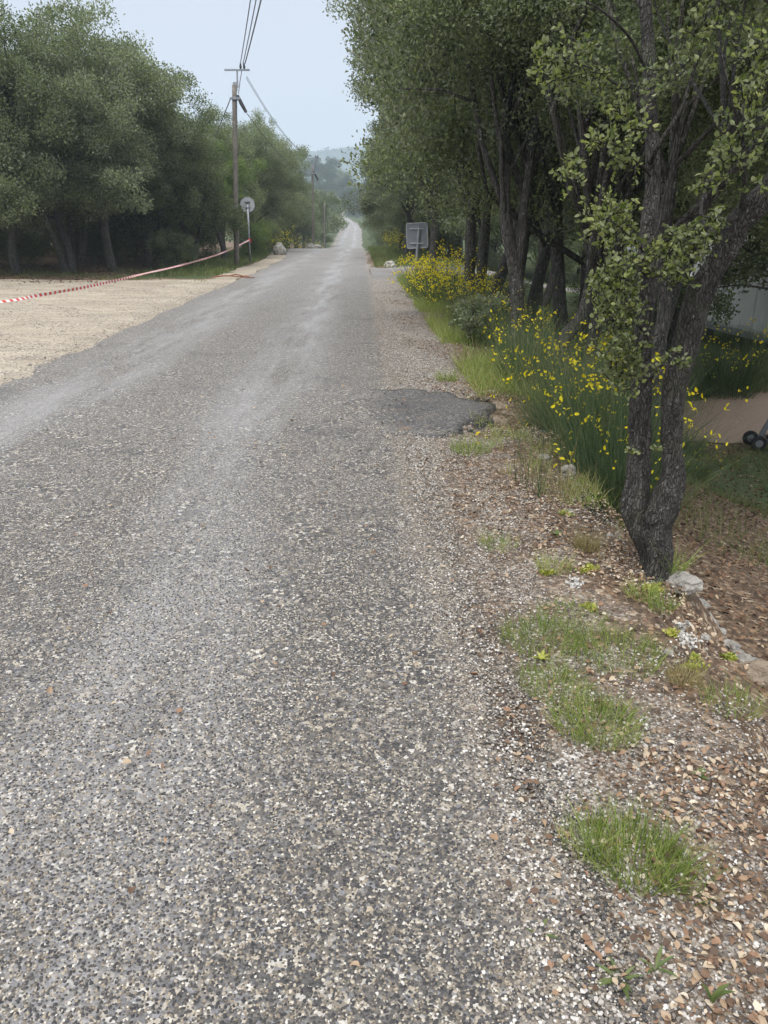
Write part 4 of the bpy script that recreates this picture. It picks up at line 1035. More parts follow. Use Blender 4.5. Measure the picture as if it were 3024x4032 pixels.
grass_field('left_verge_grass', 11000, lambda rng, n: (lambda y: np.stack([xl(y) - .9 - 2.6 * rng.random(n), y], -1))(27 + 37 * rng.random(n)), .2, MAT['grass_dk'], 11, 'green grass on the left verge around the pole and round sign', width=.018)
grass_field('low_litter_weeds', 2600, rect(1.9, 5, 3.2, 7), .13, MAT['grass_dk'], 12, 'scattered green weeds in the brown litter below the bank', dens=patchy(4, 1.1, 13), width=.006)

def tuft_mesh(n, h, spread, seed, width=.003, lean=.6, mat=None, bend_=.35):
    rng = np.random.default_rng(seed)
    a = rng.random(n) * 2 * math.pi; r_ = spread * np.sqrt(rng.random(n))
    roots = np.stack([r_ * np.cos(a), r_ * np.sin(a), np.full(n, -.006)], -1)
    d = np.stack([np.cos(a) * lean * rng.random(n), np.sin(a) * lean * rng.random(n), np.ones(n)], -1) + rng.normal(size=(n, 3)) * .12
    v, f = blades(roots, d, h * (.4 + .8 * rng.random(n)), width * (.7 + .6 * rng.random(n)), rng, 3, bend_)
    me = mesh_np('grass_tuft', v, f); me.materials.append(mat or MAT['grass']); return me
def G(u, v):                          # ground seen in direction (u, v)
    a, c, d = ray(u, v); t = CAM_H / -d
    for _ in range(30): t = t + (CAM_H + d * t - gz(a * t, c * t)) / -d * .7
    return a * t, c * t
TG = 'grass tufts on the near right verge'
for j, (u, v_px, n, h, sp_, wd_, mt, lb) in enumerate([
    (2500, 3390, 620, .13, .125, .0028, 'grass', 'largest green grass tuft on the verge, low in the right corner of the photo'),
    (2330, 3330, 240, .10, .08, .0025, 'grass', 'thinner left side tuft touching the largest grass tuft'),
    (2680, 3470, 150, .10, .08, .0025, 'grass', 'sparse right side tuft touching the largest grass tuft'),
    (2350, 2860, 420, .12, .11, .0026, 'grass', 'bright green grass tuft above the strip of white grit'),
    (2180, 2700, 260, .10, .10, .0024, 'grass', 'light green loose grass patch left of the bright tuft'),
    (2430, 2580, 420, .10, .14, .0024, 'grass', 'spreading grass patch in the middle of the verge litter'),
    (2130, 2520, 420, .10, .13, .0024, 'grass', 'spreading grass patch beside the road edge'),
    (2250, 2440, 220, .08, .12, .0024, 'grass', 'short grass patch behind the spreading ones'),
    (2690, 2680, 420, .085, .06, .0020, 'straw', 'round olive tuft of fine dry grass near the stone lip'),
    (2310, 2160, 420, .12, .06, .0022, 'straw', 'round olive tuft of fine grass left of the double trunk foot'),
    (2880, 2770, 140, .09, .08, .0022, 'grass', 'thin pale tuft at the right edge of the photo below the stone lip'),
    (2530, 2350, 160, .10, .07, .003, 'grass', 'small yellowish green tuft below the double trunk foot'),
    (2600, 2400, 90, .12, .05, .003, 'grass', 'small tuft beside the first lip stone'),
    (2180, 2240, 200, .10, .09, .0026, 'grass', 'small green weeds left of the round olive tuft'),
    (1960, 2150, 160, .09, .10, .0026, 'grass', 'faint grass patch near the road edge before the asphalt patch'),
    (2560, 2160, 110, .26, .05, .003, 'straw', 'long dry grass stalks at the foot of the double trunk'),
    (2640, 2260, 120, .20, .05, .004, 'grass', 'upright green blades right of the double trunk foot'),
    (1850, 1780, 220, .16, .14, .004, 'grass', 'grass beside the rocks at the end of the asphalt patch'),
    (1760, 1500, 160, .16, .12, .005, 'grass', 'pale tuft at the verge just beyond the asphalt patch')]):
    x, y = G(u, v_px)
    if 2400 < v_px < 2900 and mt == 'grass': n, h, sp_ = int(n * 1.9), h * .85, sp_ * 1.3
    o = link('grass_tuft', tuft_mesh(n, h, sp_, 400 + j, wd_, .7, MAT[mt]), None, None, (x, y, gz(x, y)))
    tag(o, lb, 'grass tuft', TG)
# tall thin stalks left of the rocks
for j, (u, v_px, n, h, lb) in enumerate([(2110, 1950, 16, .62, 'tall thin dark green broom shoots standing alone on the verge'), (2060, 1900, 7, .5, 'few leaning thin shoots left of the tall ones'), (2200, 1960, 9, .42, 'pale dry grass stalks right of the tall shoots')]):
    x, y = G(u, v_px)
    o = link('shoots', tuft_mesh(n, h, .07, 440 + j, .006, .35, MAT['stem'] if j < 2 else MAT['straw'], .12), None, None, (x, y, gz(x, y)))
    tag(o, lb, 'plant stalks', 'thin upright stalks on the verge')
# broad-leaved weeds low in the corner
def weed(u, v_px, n, ln, lb, seed, mat='grass_dk', wr=.17, upf=.45):
    rng = np.random.default_rng(seed); x, y = G(u, v_px)
    a = np.arange(n) * 2.4 + rng.random(n)
    d = np.stack([np.cos(a), np.sin(a), upf + .5 * rng.random(n)], -1)
    t = thing('broadleaf_weed', lb, 'weed', (x, y, gz(x, y)), 0, 'broad-leaved weeds on the verge')
    for i in range(n):
        v, f = leaf_mesh(np.zeros((1, 3)), d[i:i + 1], np.array([ln * (.7 + .5 * rng.random())]), wr, rng, True, np.cross(d[i:i + 1], [[0, 0, 1.]]))
        link('leaf', mesh_np('weed_leaf', v, f, True), MAT[mat], t)
weed(2440, 3870, 8, .07, 'green rosette weed with long narrow leaves at the bottom of the verge', 1)
weed(2580, 3820, 5, .06, 'small darker leaves right beside the bottom rosette weed', 2, 'grass_dk')
weed(2800, 3960, 3, .08, 'single upright broad dark leaf at the bottom right corner', 3, 'grass_dk', .22, 2.5)
weed(2120, 3690, 3, .05, 'tiny narrow-leaved sprout at the road edge', 4)
weed(2755, 3060, 5, .035, 'tiny dark green sprout in the strip of white grit', 5, 'grass_dk', .5)
weed(2190, 2110, 10, .05, 'blue-green leafy sprig left of the round olive tuft', 6, 'grass_dk', .4)
weed(2130, 2600, 12, .045, 'pale grey-green thistle-like sprig in the grass patch', 7, 'sedum', .3)

# stonecrop cushions and white lichen
def cushion(u, v_px, r_, mat, lb, cat, seed, n=160, ls=.012):
    rng = np.random.default_rng(seed); x, y = G(u, v_px)
    nb = rng.integers(3, 6); cc = rng.normal(size=(nb, 2)) * r_ * .5
    k_ = rng.integers(0, nb, n)
    c = np.concatenate([cc[k_] + rng.normal(size=(n, 2)) * r_ * .3, np.abs(rng.normal(size=(n, 1))) * .006], -1)
    v, f = leaf_mesh(c, rng.normal(size=(n, 3)) * [.6, .6, .25] + [0, 0, .5 if mat == 'sedum' else .02], np.full(n, ls) * (.6 + .8 * rng.random(n)), .9, rng, True)
    o = link('stonecrop' if mat == 'sedum' else 'white_lichen_patch', mesh_np('cushion', v, f), MAT[mat], None, (x, y, gz(x, y) + .004))
    tag(o, lb, cat, 'stonecrop cushions' if mat == 'sedum' else 'white lichen crusts')
for j, (u, v_px, r_, lb) in enumerate([(2740, 2620, .05, 'yellow-green stonecrop right below the largest white lichen crust'), (2570, 2330, .06, 'yellow-green stonecrop below the foot of the double trunk'), (2170, 2260, .035, 'small stonecrop left of the fine tuft'),
                                       (2330, 2245, .05, 'stonecrop below the round olive tuft left of the double trunk'), (2230, 2030, .04, 'stonecrop on the verge left of the lichen near the trunk'), (2660, 2500, .03, 'thin line of stonecrop left of the largest lichen'),
                                       (2330, 2400, .035, 'stonecrop at the top of the grass patches'), (2860, 2600, .02, 'tiny stonecrop dot near the lip stones')]):
    cushion(u, v_px, r_, 'sedum', lb, 'stonecrop', 500 + j)
for j, (u, v_px, r_, lb) in enumerate([(2730, 2530, .055, 'largest white lichen crust on the verge by the stone lip'), (2250, 2290, .05, 'white lichen crust in the leaf litter left of the trunk foot'), (2230, 2015, .035, 'small white lichen crust above the stonecrop'), (2700, 2470, .025, 'upper small white lichen crust by the stone lip')]):
    cushion(u, v_px, r_, 'lichen', lb, 'lichen', 520 + j, 120, .013)

# ------------------------------------------------------------------ rocks
def rock_mesh(sx, sy, sz, seed, sub=3, rough=.35):
    import bmesh
    bm = bmesh.new(); bmesh.ops.create_icosphere(bm, subdivisions=sub, radius=1)
    for v in bm.verts:
        q = v.co.copy()
        k_ = 1 + rough * mnoise.noise(q * 1.3 + Vector((seed * 3.1, 0, 0))) + rough * .5 * mnoise.noise(q * 3.3 + Vector((0, seed, 0)))
        c_ = mnoise.cell(q * 2.1 + Vector((seed, seed, 0))) * .1
        v.co = Vector((q.x * sx, q.y * sy, q.z * sz)) * (k_ + c_)
    me = bpy.data.meshes.new('rock'); bm.to_mesh(me); bm.free()
    return me
def rock(u, v_px, s_, lb, seed, mat='rock', Y_=None, name='rock', group=None, sink=.35):
    if Y_: P_ = at(u, v_px, Y_); x, y = P_.x, P_.y
    else: x, y = G(u, v_px)
    o = link(name, rock_mesh(*s_, seed), MAT[mat], None, (x, y, gz(x, y) + s_[2] * (1 - 2 * sink) * .5), seed * 1.3)
    tag(o, lb, 'rock', group); return o
rock(1100, 950, (.42, .35, .5), 'big pale limestone boulder on the left verge behind the round sign', 1, Y_=47, sink=.2)
rock(1222, 970, (.32, .3, .32), 'pale rock against the foot of the second utility pole', 2, Y_=61)
rock(1245, 975, (.5, .35, .26), 'long low pale rock right of the second utility pole foot', 3, Y_=60)
rock(1535, 1050, (.3, .25, .2), 'small white rock on the grass corner of the side road', 4)
rock(1960, 1612, (.10, .08, .06), 'pale rock at the back of the hollow beside the asphalt patch', 5, 'rock_tan')
rock(1968, 1680, (.12, .09, .07), 'pale rock at the front of the hollow beside the asphalt patch', 6, 'rock_tan')
rock(1995, 1640, (.07, .06, .045), 'flat tan rock between the two hollow rocks', 7, 'rock_tan')
rock(2238, 1858, (.065, .05, .045), 'fist-sized black and white lichen-spotted stone on the verge', 8)
rock(2145, 1805, (.05, .04, .03), 'small white stone left of the lichen-spotted one', 9)
rng = np.random.default_rng(5)
LS_ = 'limestones along the lip of the bank'
lip = [(2690, 2300, .06, 'first pale lip stone, right at the foot of the double trunk'), (2722, 2345, .035, 'dark cracked lip stone just below the first'), (2752, 2385, .045, 'second pale lip stone below the trunk foot'), (2778, 2425, .028, 'small grey lip stone below the second pale one'),
       (2800, 2455, .036, 'narrow white lip stone beyond the small grey one'), (2828, 2490, .03, 'white lip stone in the middle of the row'), (2850, 2522, .026, 'little tan lip stone in the middle of the row'), (2876, 2550, .04, 'grey rounded lip stone beside the largest lichen crust'),
       (2908, 2582, .03, 'flat pale lip stone before the mottled one'), (2940, 2610, .045, 'mottled lip stone before the big slab'), (3000, 2662, .08, 'largest tan lip slab cut by the right edge of the photo')]
for j, (u, v_px, s_, lb) in enumerate(lip):
    rock(u, v_px, (s_ * 1.1, s_ * 1.3, s_ * .8), lb, 20 + j, 'rock_tan' if j in (1, 6, 10) else 'rock', None, 'lip_stone', LS_, .4)
for j, (x, y, s_) in enumerate([(3.3, 5.7, .10), (3.9, 5.9, .12), (4.3, 5.5, .10), (3.5, 5.1, .05), (5.0, 7.2, .06)]):
    o = link('flat_stone', rock_mesh(s_ * 1.5, s_, s_ * .3, 40 + j), MAT['rock'], None, (x, y, gz(x, y) + .01), j)
    tag(o, ['small flat pale stone in the litter right of the double trunk', 'long flat pale stone at the grass edge of the litter', 'flat pale stone farthest right in the litter', 'little pale stone nearest the trunk in the litter', 'pale stone in the grass near the cart'][j], 'rock', 'flat stones on the low ground')
for j, (u, v_px, s_, lb) in enumerate([(2630, 2570, .02, 'white pebble-sized stone left of the largest lichen'), (2400, 2110, .02, 'small pale stone near the fine tuft'), (2780, 2510, .022, 'tan rounded stone just right of the largest lichen'), (1180, 3280, .013, 'single pale flake lying on the asphalt')]):
    rock(u, v_px, (s_, s_ * .8, s_ * .5), lb, 60 + j, 'rock', None, 'small_stone')

# ------------------------------------------------------------------ scatter of loose chips, pebbles and dry leaves
def scatter(name, meshes, pts_, rot, scl, label, cat='gravel'):
    src = bpy.data.collections.new(name + '_source')
    for m_ in meshes:
        src.objects.link(bpy.data.objects.new(name + '_piece', m_))
    n = len(pts_)
    me = mesh_np(name, pts_, np.zeros((0, 3), int), attrs={'rot': rot, 'scl': scl})
    o = link(name, me, None); tag(o, label, cat, None, 'stuff')
    ng = bpy.data.node_groups.new(name, 'GeometryNodeTree')
    ng.interface.new_socket('Geometry', in_out='INPUT', socket_type='NodeSocketGeometry')
    ng.interface.new_socket('Geometry', in_out='OUTPUT', socket_type='NodeSocketGeometry')
    N = ng.nodes; gi = N.new('NodeGroupInput'); go = N.new('NodeGroupOutput')
    ip = N.new('GeometryNodeInstanceOnPoints'); ci = N.new('GeometryNodeCollectionInfo')
    ci.inputs['Collection'].default_value = src; ci.inputs['Separate Children'].default_value = True; ci.inputs['Reset Children'].default_value = True
    ip.inputs['Pick Instance'].default_value = True
    ar = N.new('GeometryNodeInputNamedAttribute'); ar.data_type = 'FLOAT_VECTOR'; ar.inputs['Name'].default_value = 'rot'
    as_ = N.new('GeometryNodeInputNamedAttribute'); as_.data_type = 'FLOAT_VECTOR'; as_.inputs['Name'].default_value = 'scl'
    mp = N.new('GeometryNodeMeshToPoints')
    lk = ng.links.new
    lk(gi.outputs[0], mp.inputs['Mesh']); lk(mp.outputs[0], ip.inputs['Points']); lk(ci.outputs[0], ip.inputs['Instance'])
    rt = N.new('FunctionNodeEulerToRotation'); lk(ar.outputs['Attribute'], rt.inputs[0]); lk(rt.outputs[0], ip.inputs['Rotation'])
    lk(as_.outputs['Attribute'], ip.inputs['Scale']); lk(ip.outputs[0], go.inputs[0])
    md = o.modifiers.new('scatter', 'NODES'); md.node_group = ng
    return o
def chip_meshes(mat, n=4):
    import bmesh
    r_ = []
    for i in range(n):
        bm = bmesh.new(); bmesh.ops.create_icosphere(bm, subdivisions=1, radius=.5)
        for v in bm.verts: v.co = v.co * (1 + .28 * mnoise.noise(v.co * 3 + Vector((i * 5.3, 0, 0)))); v.co.z *= .62
        me = bpy.data.meshes.new('chip'); bm.to_mesh(me); bm.free(); me.materials.append(MAT[mat]); r_.append(me)
    return r_
def litter_meshes(mat, n=4):
    r_ = []
    for i in range(n):
        rng = np.random.default_rng(i)
        v, f = leaf_mesh(np.array([[0, -.5, .05]]), np.array([[0, 1., .0]]), np.array([1.]), .5 + .08 * i, rng, True, np.array([[1., 0, 0]]))
        v[:, 2] += (v[:, 0] ** 2) * (2.2 if i % 2 else -1.6) + .35 * (i - 1) * v[:, 1] ** 2; v[:, 0] += .25 * (i - 1.5) * v[:, 1] ** 2
        me = mesh_np('litter_leaf', v, f, True); me.materials.append(MAT[mat]); r_.append(me)
    return r_
rng = np.random.default_rng(77)
# chips standing proud in the chip-sealed road, near the viewer
n = 190000
y = 1.0 + 5.2 * rng.random(n) ** 1.25; half = .60 * (y + 1.2)
x = -half + 2 * half * rng.random(n)
keep = (x < xr(y) + .10) & (x > xl(y) + .05) & (rng.random(n) < np.where(y < 3.4, 1, 1 - (y - 3.4) / 3.4))
x, y = x[keep], y[keep]; n = len(x)
s_ = .005 + .0055 * rng.random(n) ** 1.6
scatter('road_chips', chip_meshes('chip'), np.stack([x, y, terrain(x, y) + .0125], -1), np.stack([rng.normal(0, .25, n), rng.normal(0, .25, n), rng.random(n) * 6.28], -1),
        np.stack([s_, s_ * (.7 + .5 * rng.random(n)), s_ * .8], -1), 'pale and dark stone chips of the worn road surface nearest the viewer')
# gravel of the verge
n = 120000
y = .9 + 15 * rng.random(n) ** 1.6
x = xr(y) - .28 + (edge(y) - xr(y) + .23) * rng.random(n)
pn = patchy(3.2, -.8, 21)(x, y)
keep = rng.random(n) < np.where(x < xr(y) + .25 + .15 * np.sin(y * 2.3), .85, .08 + .6 * pn ** 1.3) * np.clip((x - xr(y) + .28) / .2, 0, 1)
x, y = x[keep], y[keep]; n = len(x); s_ = .005 + .009 * rng.random(n) ** 2.4
scatter('verge_gravel', chip_meshes('pebble'), np.stack([x, y, terrain(x, y) + .003 + .011 * (x < xr(y) + .06)], -1), np.stack([rng.normal(0, .3, n), rng.normal(0, .3, n), rng.random(n) * 6.28], -1),
        np.stack([s_, s_ * (.7 + .5 * rng.random(n)), s_ * .8], -1), 'white, grey and tan grit loose on the right verge')
# stones of the gravel lot
n = 26000
y = 7 + 17 * rng.random(n); x = xl(y) + .55 - (y * .6) * rng.random(n) ** 1.3
s_ = .012 + .022 * rng.random(n) ** 2.5
scatter('lot_gravel', chip_meshes('pebble'), np.stack([x, y, terrain(x, y) + .008], -1), np.stack([np.zeros(n), np.zeros(n), rng.random(n) * 6.28], -1), np.stack([s_, s_, s_ * .6], -1), 'loose stones on the pale gravel lot')
# dry leaves
def leaves_on(name, n, x, y, size, mat, label, dens=None, lift=.008):
    if dens is not None:
        k_ = rng.random(len(x)) < dens; x, y = x[k_], y[k_]
    n = len(x); s_ = size * (.55 + .9 * rng.random(n) ** 1.3)
    scatter(name, litter_meshes(mat), np.stack([x, y, terrain(x, y) + lift + .007 * (x < xr(y) + .06) + .006 * rng.random(n)], -1),
            np.stack([rng.normal(0, .35, n), rng.normal(0, .3, n), rng.random(n) * 6.28], -1), np.stack([s_, s_, s_], -1), label, 'fallen leaves')
n = 32000
y = .9 + 20 * rng.random(n) ** 1.7; x = xr(y) - .12 + (edge(y) - xr(y) + .3) * rng.random(n) ** .75
leaves_on('leaf_litter', n, x, y, .020, 'litter', 'tan and orange dry oak leaves strewn over the right verge', (.12 + .88 * patchy(2.6, -.4, 22)(x, y)) * (.25 + .75 * smooth(x - xr(y), .0, .45)))
n = 19000
y = 2.2 + 11.5 * rng.random(n) ** 1.4; x = edge(y) + .1 + 4.2 * rng.random(n)
leaves_on('low_litter', n, x, y, .03, 'litter_dk', 'brown leaf litter on the low ground below the bank')
# twigs and dry stalks in the litter
n = 900
y = 1.0 + 8 * rng.random(n) ** 1.3; x = xr(y) + .05 + (edge(y) - xr(y)) * rng.random(n) ** .8
tw_v, tw_f = tri_fix(*tube([(0, -.5, .0), (.06, -.1, .03), (-.02, .5, .0)], [.022, .02, .01], 4))
tw_m = mesh_np('twig_piece', tw_v, tw_f); tw_m.materials.append(MAT['litter_dk']); tw_s = .03 + .07 * rng.random(n) ** 2
scatter('twigs', [tw_m], np.stack([x, y, terrain(x, y) + .012], -1), np.stack([rng.normal(0, .12, n), np.zeros(n), rng.random(n) * 6.28], -1), np.stack([tw_s] * 3, -1), 'short brown twigs lying in the verge litter', 'twigs')
n = 260
y = 1.2 + 7 * rng.random(n); x = xr(y) - 2.2 * rng.random(n) ** 2.2
leaves_on('road_leaves', n, x, y, .026, 'litter', 'few dry leaves scattered on the asphalt near its right edge', lift=.022)
n = 6000
y = 23.4 + 7 * rng.random(n); x = -8 - 22 * rng.random(n)
leaves_on('grove_litter', n, x, y, .06, 'litter_dk', 'pale and brown leaf litter along the grove edge')

# ------------------------------------------------------------------ poles, cables, signs, tape
def join_mesh(name, parts, mat, parent=None, smooth_=False, loc=None):
    v, f = join_np([tri_fix(*q) for q in parts])
    return link(name, mesh_np(name, v, f, smooth_), mat, parent, loc)
def utility_pole(base, top, r0, r1, label, arm=True):
    t = thing('utility_pole', label, 'utility pole', base, 0, 'poles along the left side of the road')
    d = Vector(top) - Vector(base)
    ps = [np.array(d) * q for q in np.linspace(-.03, 1, 14)]
    join_mesh('post', [tube(ps, np.linspace(r0, r1, 14), 14, .04, 3, 1)], MAT['wood'], t, True)
    if arm:
        dd = np.array(d)
        join_mesh('bracket', [box(.05, .05, .62, dd + [.13, 0, .22]), box(.16, .07, .3, dd + [0.03, 0, -.05]), tube([dd + [.0, 0, 0], dd + [.12, 0, .12], dd + [.14, 0, .5]], .03, 6)], MAT['steel'], t)
        join_mesh('crossarm', [box(.98, .07, .06, dd + [.14, 0, .52])], MAT['steel'], t)
        for q in (.28, .42):
            join_mesh('insulator', [tube([dd + [q, 0, .54], dd + [q, 0, .62], dd + [q, 0, .74]], [.03, .05, .025], 8)], MAT['cable'], t)
        join_mesh('clamp', [tube([dd + [0, 0, -.52], dd + [0, 0, -.42]], r1 * 1.5, 10), box(.42, .08, .07, dd + [0, -.04, -.47])], MAT['steel'], t)
        join_mesh('cable_box', [tube([dd + [.1, 0, -.35], dd + [.22, 0, -.62], dd + [.4, 0, -.95]], [.05, .075, .06], 8)], MAT['cable'], t)
        join_mesh('down_cable', [tube([dd + [.32, 0, .5], dd + [.22, 0, .1], dd + [.14, 0, -.3]], .014, 5)], MAT['cable'], t)
    return t
b1 = at(932, 1050, 34); b1.z = gz(b1.x, b1.y); t1 = at(923, 335, 34)
utility_pole(b1, t1, .115, .095, 'nearest weathered wooden utility pole with a small steel crossarm, left of the round sign')
b2_ = at(1234, 975, 62); b2_.z = gz(b2_.x, b2_.y); t2 = at(1230, 655, 62)
utility_pole(b2_, t2, .10, .075, 'second wooden utility pole farther down the road beside pale rocks')
b3 = at(1277, 975, 84); b3.z = gz(b3.x, b3.y); t3 = at(1278, 800, 84)
utility_pole(b3, t3, .09, .07, 'thin third pole without crossarm just over the crest on the left', False)
def cable(a, b, sag, r_, mat, label):
    a = np.array(a, float); b = np.array(b, float); ts = np.linspace(0, 1, 40)
    P_ = a + (b - a) * ts[:, None]; P_[:, 2] -= sag * 4 * ts * (1 - ts)
    o = join_mesh('overhead_cable', [tube(P_, r_, 5)], MAT[mat], None, True)
    return tag(o, label, 'cable', 'overhead cables')
T = np.array(t1); B = np.array([3.2, -8.5, 7.6])
cable(T + [.28, 0, .74], B + [-.3, 0, 0], .45, .016, 'cable_pale', 'leftmost overhead wire running from the crossarm out of the top of the photo')
cable(T + [.38, 0, .72], B + [.0, 0, 0], .42, .016, 'cable_pale', 'middle overhead wire running from the crossarm out of the top of the photo')
cable(T + [.46, 0, .74], B + [.35, 0, .05], .40, .022, 'cable_pale', 'rightmost thicker overhead wire running from the crossarm out of the top of the photo')
T2 = np.array(t2)
cable(T + [.5, 0, .30], T2 + [.28, 0, .6], .7, .010, 'cable_pale', 'upper of the two close wires dropping from the near pole toward the second pole')
cable(T + [.47, 0, .25], T2 + [.42, 0, .6], .78, .010, 'cable_pale', 'lower of the two close wires dropping from the near pole toward the second pole')
cable(T + [.4, 0, -.95], T2 + [.1, 0, -.6], .6, .013, 'cable', 'dark cable from the black sleeve on the near pole toward the second pole')
cable(T + [-.2, 0, -.5], T + [-3.4, 6, -3.6], .05, .02, 'cable_pale', 'short stay wire going down left from the near pole into the trees')
# round sign seen from behind
P_ = at(985, 1040, 37); bz = gz(P_.x, P_.y)
rs = thing('round_sign', 'grey back of a round traffic sign on a steel post, striped tape tied to it', 'traffic sign', (P_.x, P_.y, bz))
topv = at(976, 822, 37)
tv_ = np.array(topv) - np.array([P_.x, P_.y, bz])
join_mesh('post', [tube([np.array([0, 0, -.1]), tv_ * .5, tv_ * 1.08], .045, 10)], MAT['steel'], rs, True)
an = np.arange(40) * 2 * math.pi / 40; cz = tv_ + np.array([-.02, -.0, .17])
def disc(r_, yoff, th):
    c_ = cz + [0, yoff, 0]
    return tube([c_ + [0, -th / 2, 0], c_ + [0, th / 2, 0]], r_, 40)
join_mesh('disc', [disc(.325, .075, .012)], MAT['sign_pale'], rs)
rim = []
ring_pts = np.stack([.322 * np.cos(an), np.zeros(40), .322 * np.sin(an)], -1) + cz + [0, .072, 0]
join_mesh('rim', [tube(np.concatenate([ring_pts, ring_pts[:1]]), .013, 6, caps=False)], MAT['steel'], rs)
for q in (.12, -.12):
    join_mesh('clamp', [box(.26, .03, .04, cz + [0, .055, q]), box(.12, .12, .035, cz + [.0, .0, q])], MAT['sign_back'], rs)
# square sign seen from behind
P_ = at(1634, 1090, 25); bz = gz(P_.x, P_.y)
sq = thing('square_sign', 'grey back of a rounded square traffic sign on a leaning post amid yellow broom', 'traffic sign', (P_.x, P_.y, bz))
topv = np.array(at(1651, 893, 25)) - np.array([P_.x, P_.y, bz])
join_mesh('post', [tube([np.array([0, 0, -.1]), topv * .5, topv], .045, 4)], MAT['steel'], sq)
c_ = np.array(at(1643, 928, 25)) - np.array([P_.x, P_.y, bz])
def rrect(w_, h_, r_, n_=6):
    o_ = []
    for cx_, cz_, a0 in ((w_ / 2 - r_, h_ / 2 - r_, 0), (-w_ / 2 + r_, h_ / 2 - r_, 90), (-w_ / 2 + r_, -h_ / 2 + r_, 180), (w_ / 2 - r_, -h_ / 2 + r_, 270)):
        for q in range(n_ + 1):
            a = R(a0 + 90 * q / n_); o_.append((cx_ + r_ * math.cos(a), cz_ + r_ * math.sin(a)))
    return np.array(o_)
def plate(w_, h_, r_, y0, y1, c0, tilt=0.):
    q = rrect(w_, h_, r_); ca, sa = math.cos(tilt), math.sin(tilt)
    q = np.stack([q[:, 0] * ca - q[:, 1] * sa, q[:, 0] * sa + q[:, 1] * ca], -1)
    n_ = len(q); v = []
    for yy_ in (y0, y1): v += [np.array([a, yy_, b]) + c0 for a, b in q]
    v += [c0 + [0, y0, 0], c0 + [0, y1, 0]]
    v = np.array(v); i0 = np.arange(n_); i1 = (i0 + 1) % n_
    f = np.concatenate([np.stack([i0, i1, i1 + n_], -1), np.stack([i0, i1 + n_, i0 + n_], -1), np.stack([i1, i0, np.full(n_, 2 * n_)], -1), np.stack([i0 + n_, i1 + n_, np.full(n_, 2 * n_ + 1)], -1)])
    return v, f
v, f = plate(.64, .72, .06, .065, .078, c_, .05)
link('plate', mesh_np('plate', v, f), MAT['sign_back'], sq)
q = rrect(.64, .72, .06); ca, sa = math.cos(.05), math.sin(.05)
ring_pts = np.array([[a * ca - b * sa, .062, a * sa + b * ca] for a, b in q]) + c_
join_mesh('rim', [tube(np.concatenate([ring_pts, ring_pts[:1]]), .014, 6, caps=False)], MAT['sign_pale'], sq)
for q in (.2, -.22):
    join_mesh('bracket', [box(.42, .03, .035, c_ + [-.02, .05, q]), box(.14, .1, .03, c_ + [.03 + q * .06, .01, q])], MAT['sign_pale'], sq)

# red and white tape
ctrl = []
for (u, v_px, yy_) in [(983, 945, 36.93), (900, 985, 33), (822, 1014, 29.3), (690, 1050, 25), (570, 1077, 21.3), (430, 1110, 18.5), (318, 1134, 16.7), (150, 1163, 14.8), (0, 1188, 13.4)]:
    ctrl.append(tuple(at(u, v_px, yy_)))
ctrl += [(-7.4, 10.5, .47), (-8.2, 8.0, .66), (-9.0, 6.0, .95)]
L_ = curve_pts(ctrl, 1500); seg_ = np.concatenate([[0], np.cumsum(np.linalg.norm(np.diff(L_, axis=0), axis=1))])
m = int(seg_[-1] / .1); ss = np.linspace(0, seg_[-1], m * 2 + 1)
C_ = np.stack([np.interp(ss, seg_, L_[:, i]) for i in range(3)], -1)
tgt = unit(np.gradient(C_, axis=0)); sidev = unit(np.cross(tgt, [0, 0, 1.])); upv = np.cross(sidev, tgt)
tw = .5 + .5 * np.sin(ss * .55) + .25 * np.sin(ss * 1.7)
wv = (np.cos(tw)[:, None] * upv + np.sin(tw)[:, None] * sidev) * .027
V = np.empty((len(ss) * 2, 3)); V[0::2] = C_ - wv; V[1::2] = C_ + wv
i0 = np.arange(len(ss) - 1) * 2
me = mesh_np('tape', V, np.stack([i0, i0 + 2, i0 + 3, i0 + 1], -1))
me.materials.append(MAT['red']); me.materials.append(MAT['white'])
me.polygons.foreach_set('material_index', ((np.arange(len(i0)) // 2) % 2).astype(np.int32))
tp = link('barrier_tape', me, None); tag(tp, 'red and white striped barrier tape sagging from the round sign post across the gravel lot', 'barrier tape')
md = tp.modifiers.new('thick', 'SOLIDIFY'); md.thickness = .0006
kn = np.array(ctrl[0])
o = join_mesh('knot', [tube([kn + [-.06, -.05, 0], kn + [.06, -.06, .02]], .035, 8), box(.03, .01, .14, kn + [.06, -.07, -.06])], MAT['red'], None)
o.parent = tp; 
# reddish fallen branch at the lot edge
x, y = G(920, 1097)
o = join_mesh('fallen_branch', [tube(curve_pts([(-.65, .1, .05), (-.2, -.02, .09), (.25, .04, .05), (.7, -.12, .04)], 14), np.linspace(.025, .014, 14), 7, .2, 9), tube([(-.2, 0, .08), (.05, .2, .12), (.3, .28, .06)], .018, 6), tube([(.2, .02, .06), (.45, -.16, .1), (.6, -.3, .05)], .015, 6)], MAT['orange'], None, False, (x, y, gz(x, y)))
tag(o, 'rust-orange fallen branch lying at the gravel edge left of the wooden pole', 'branch')

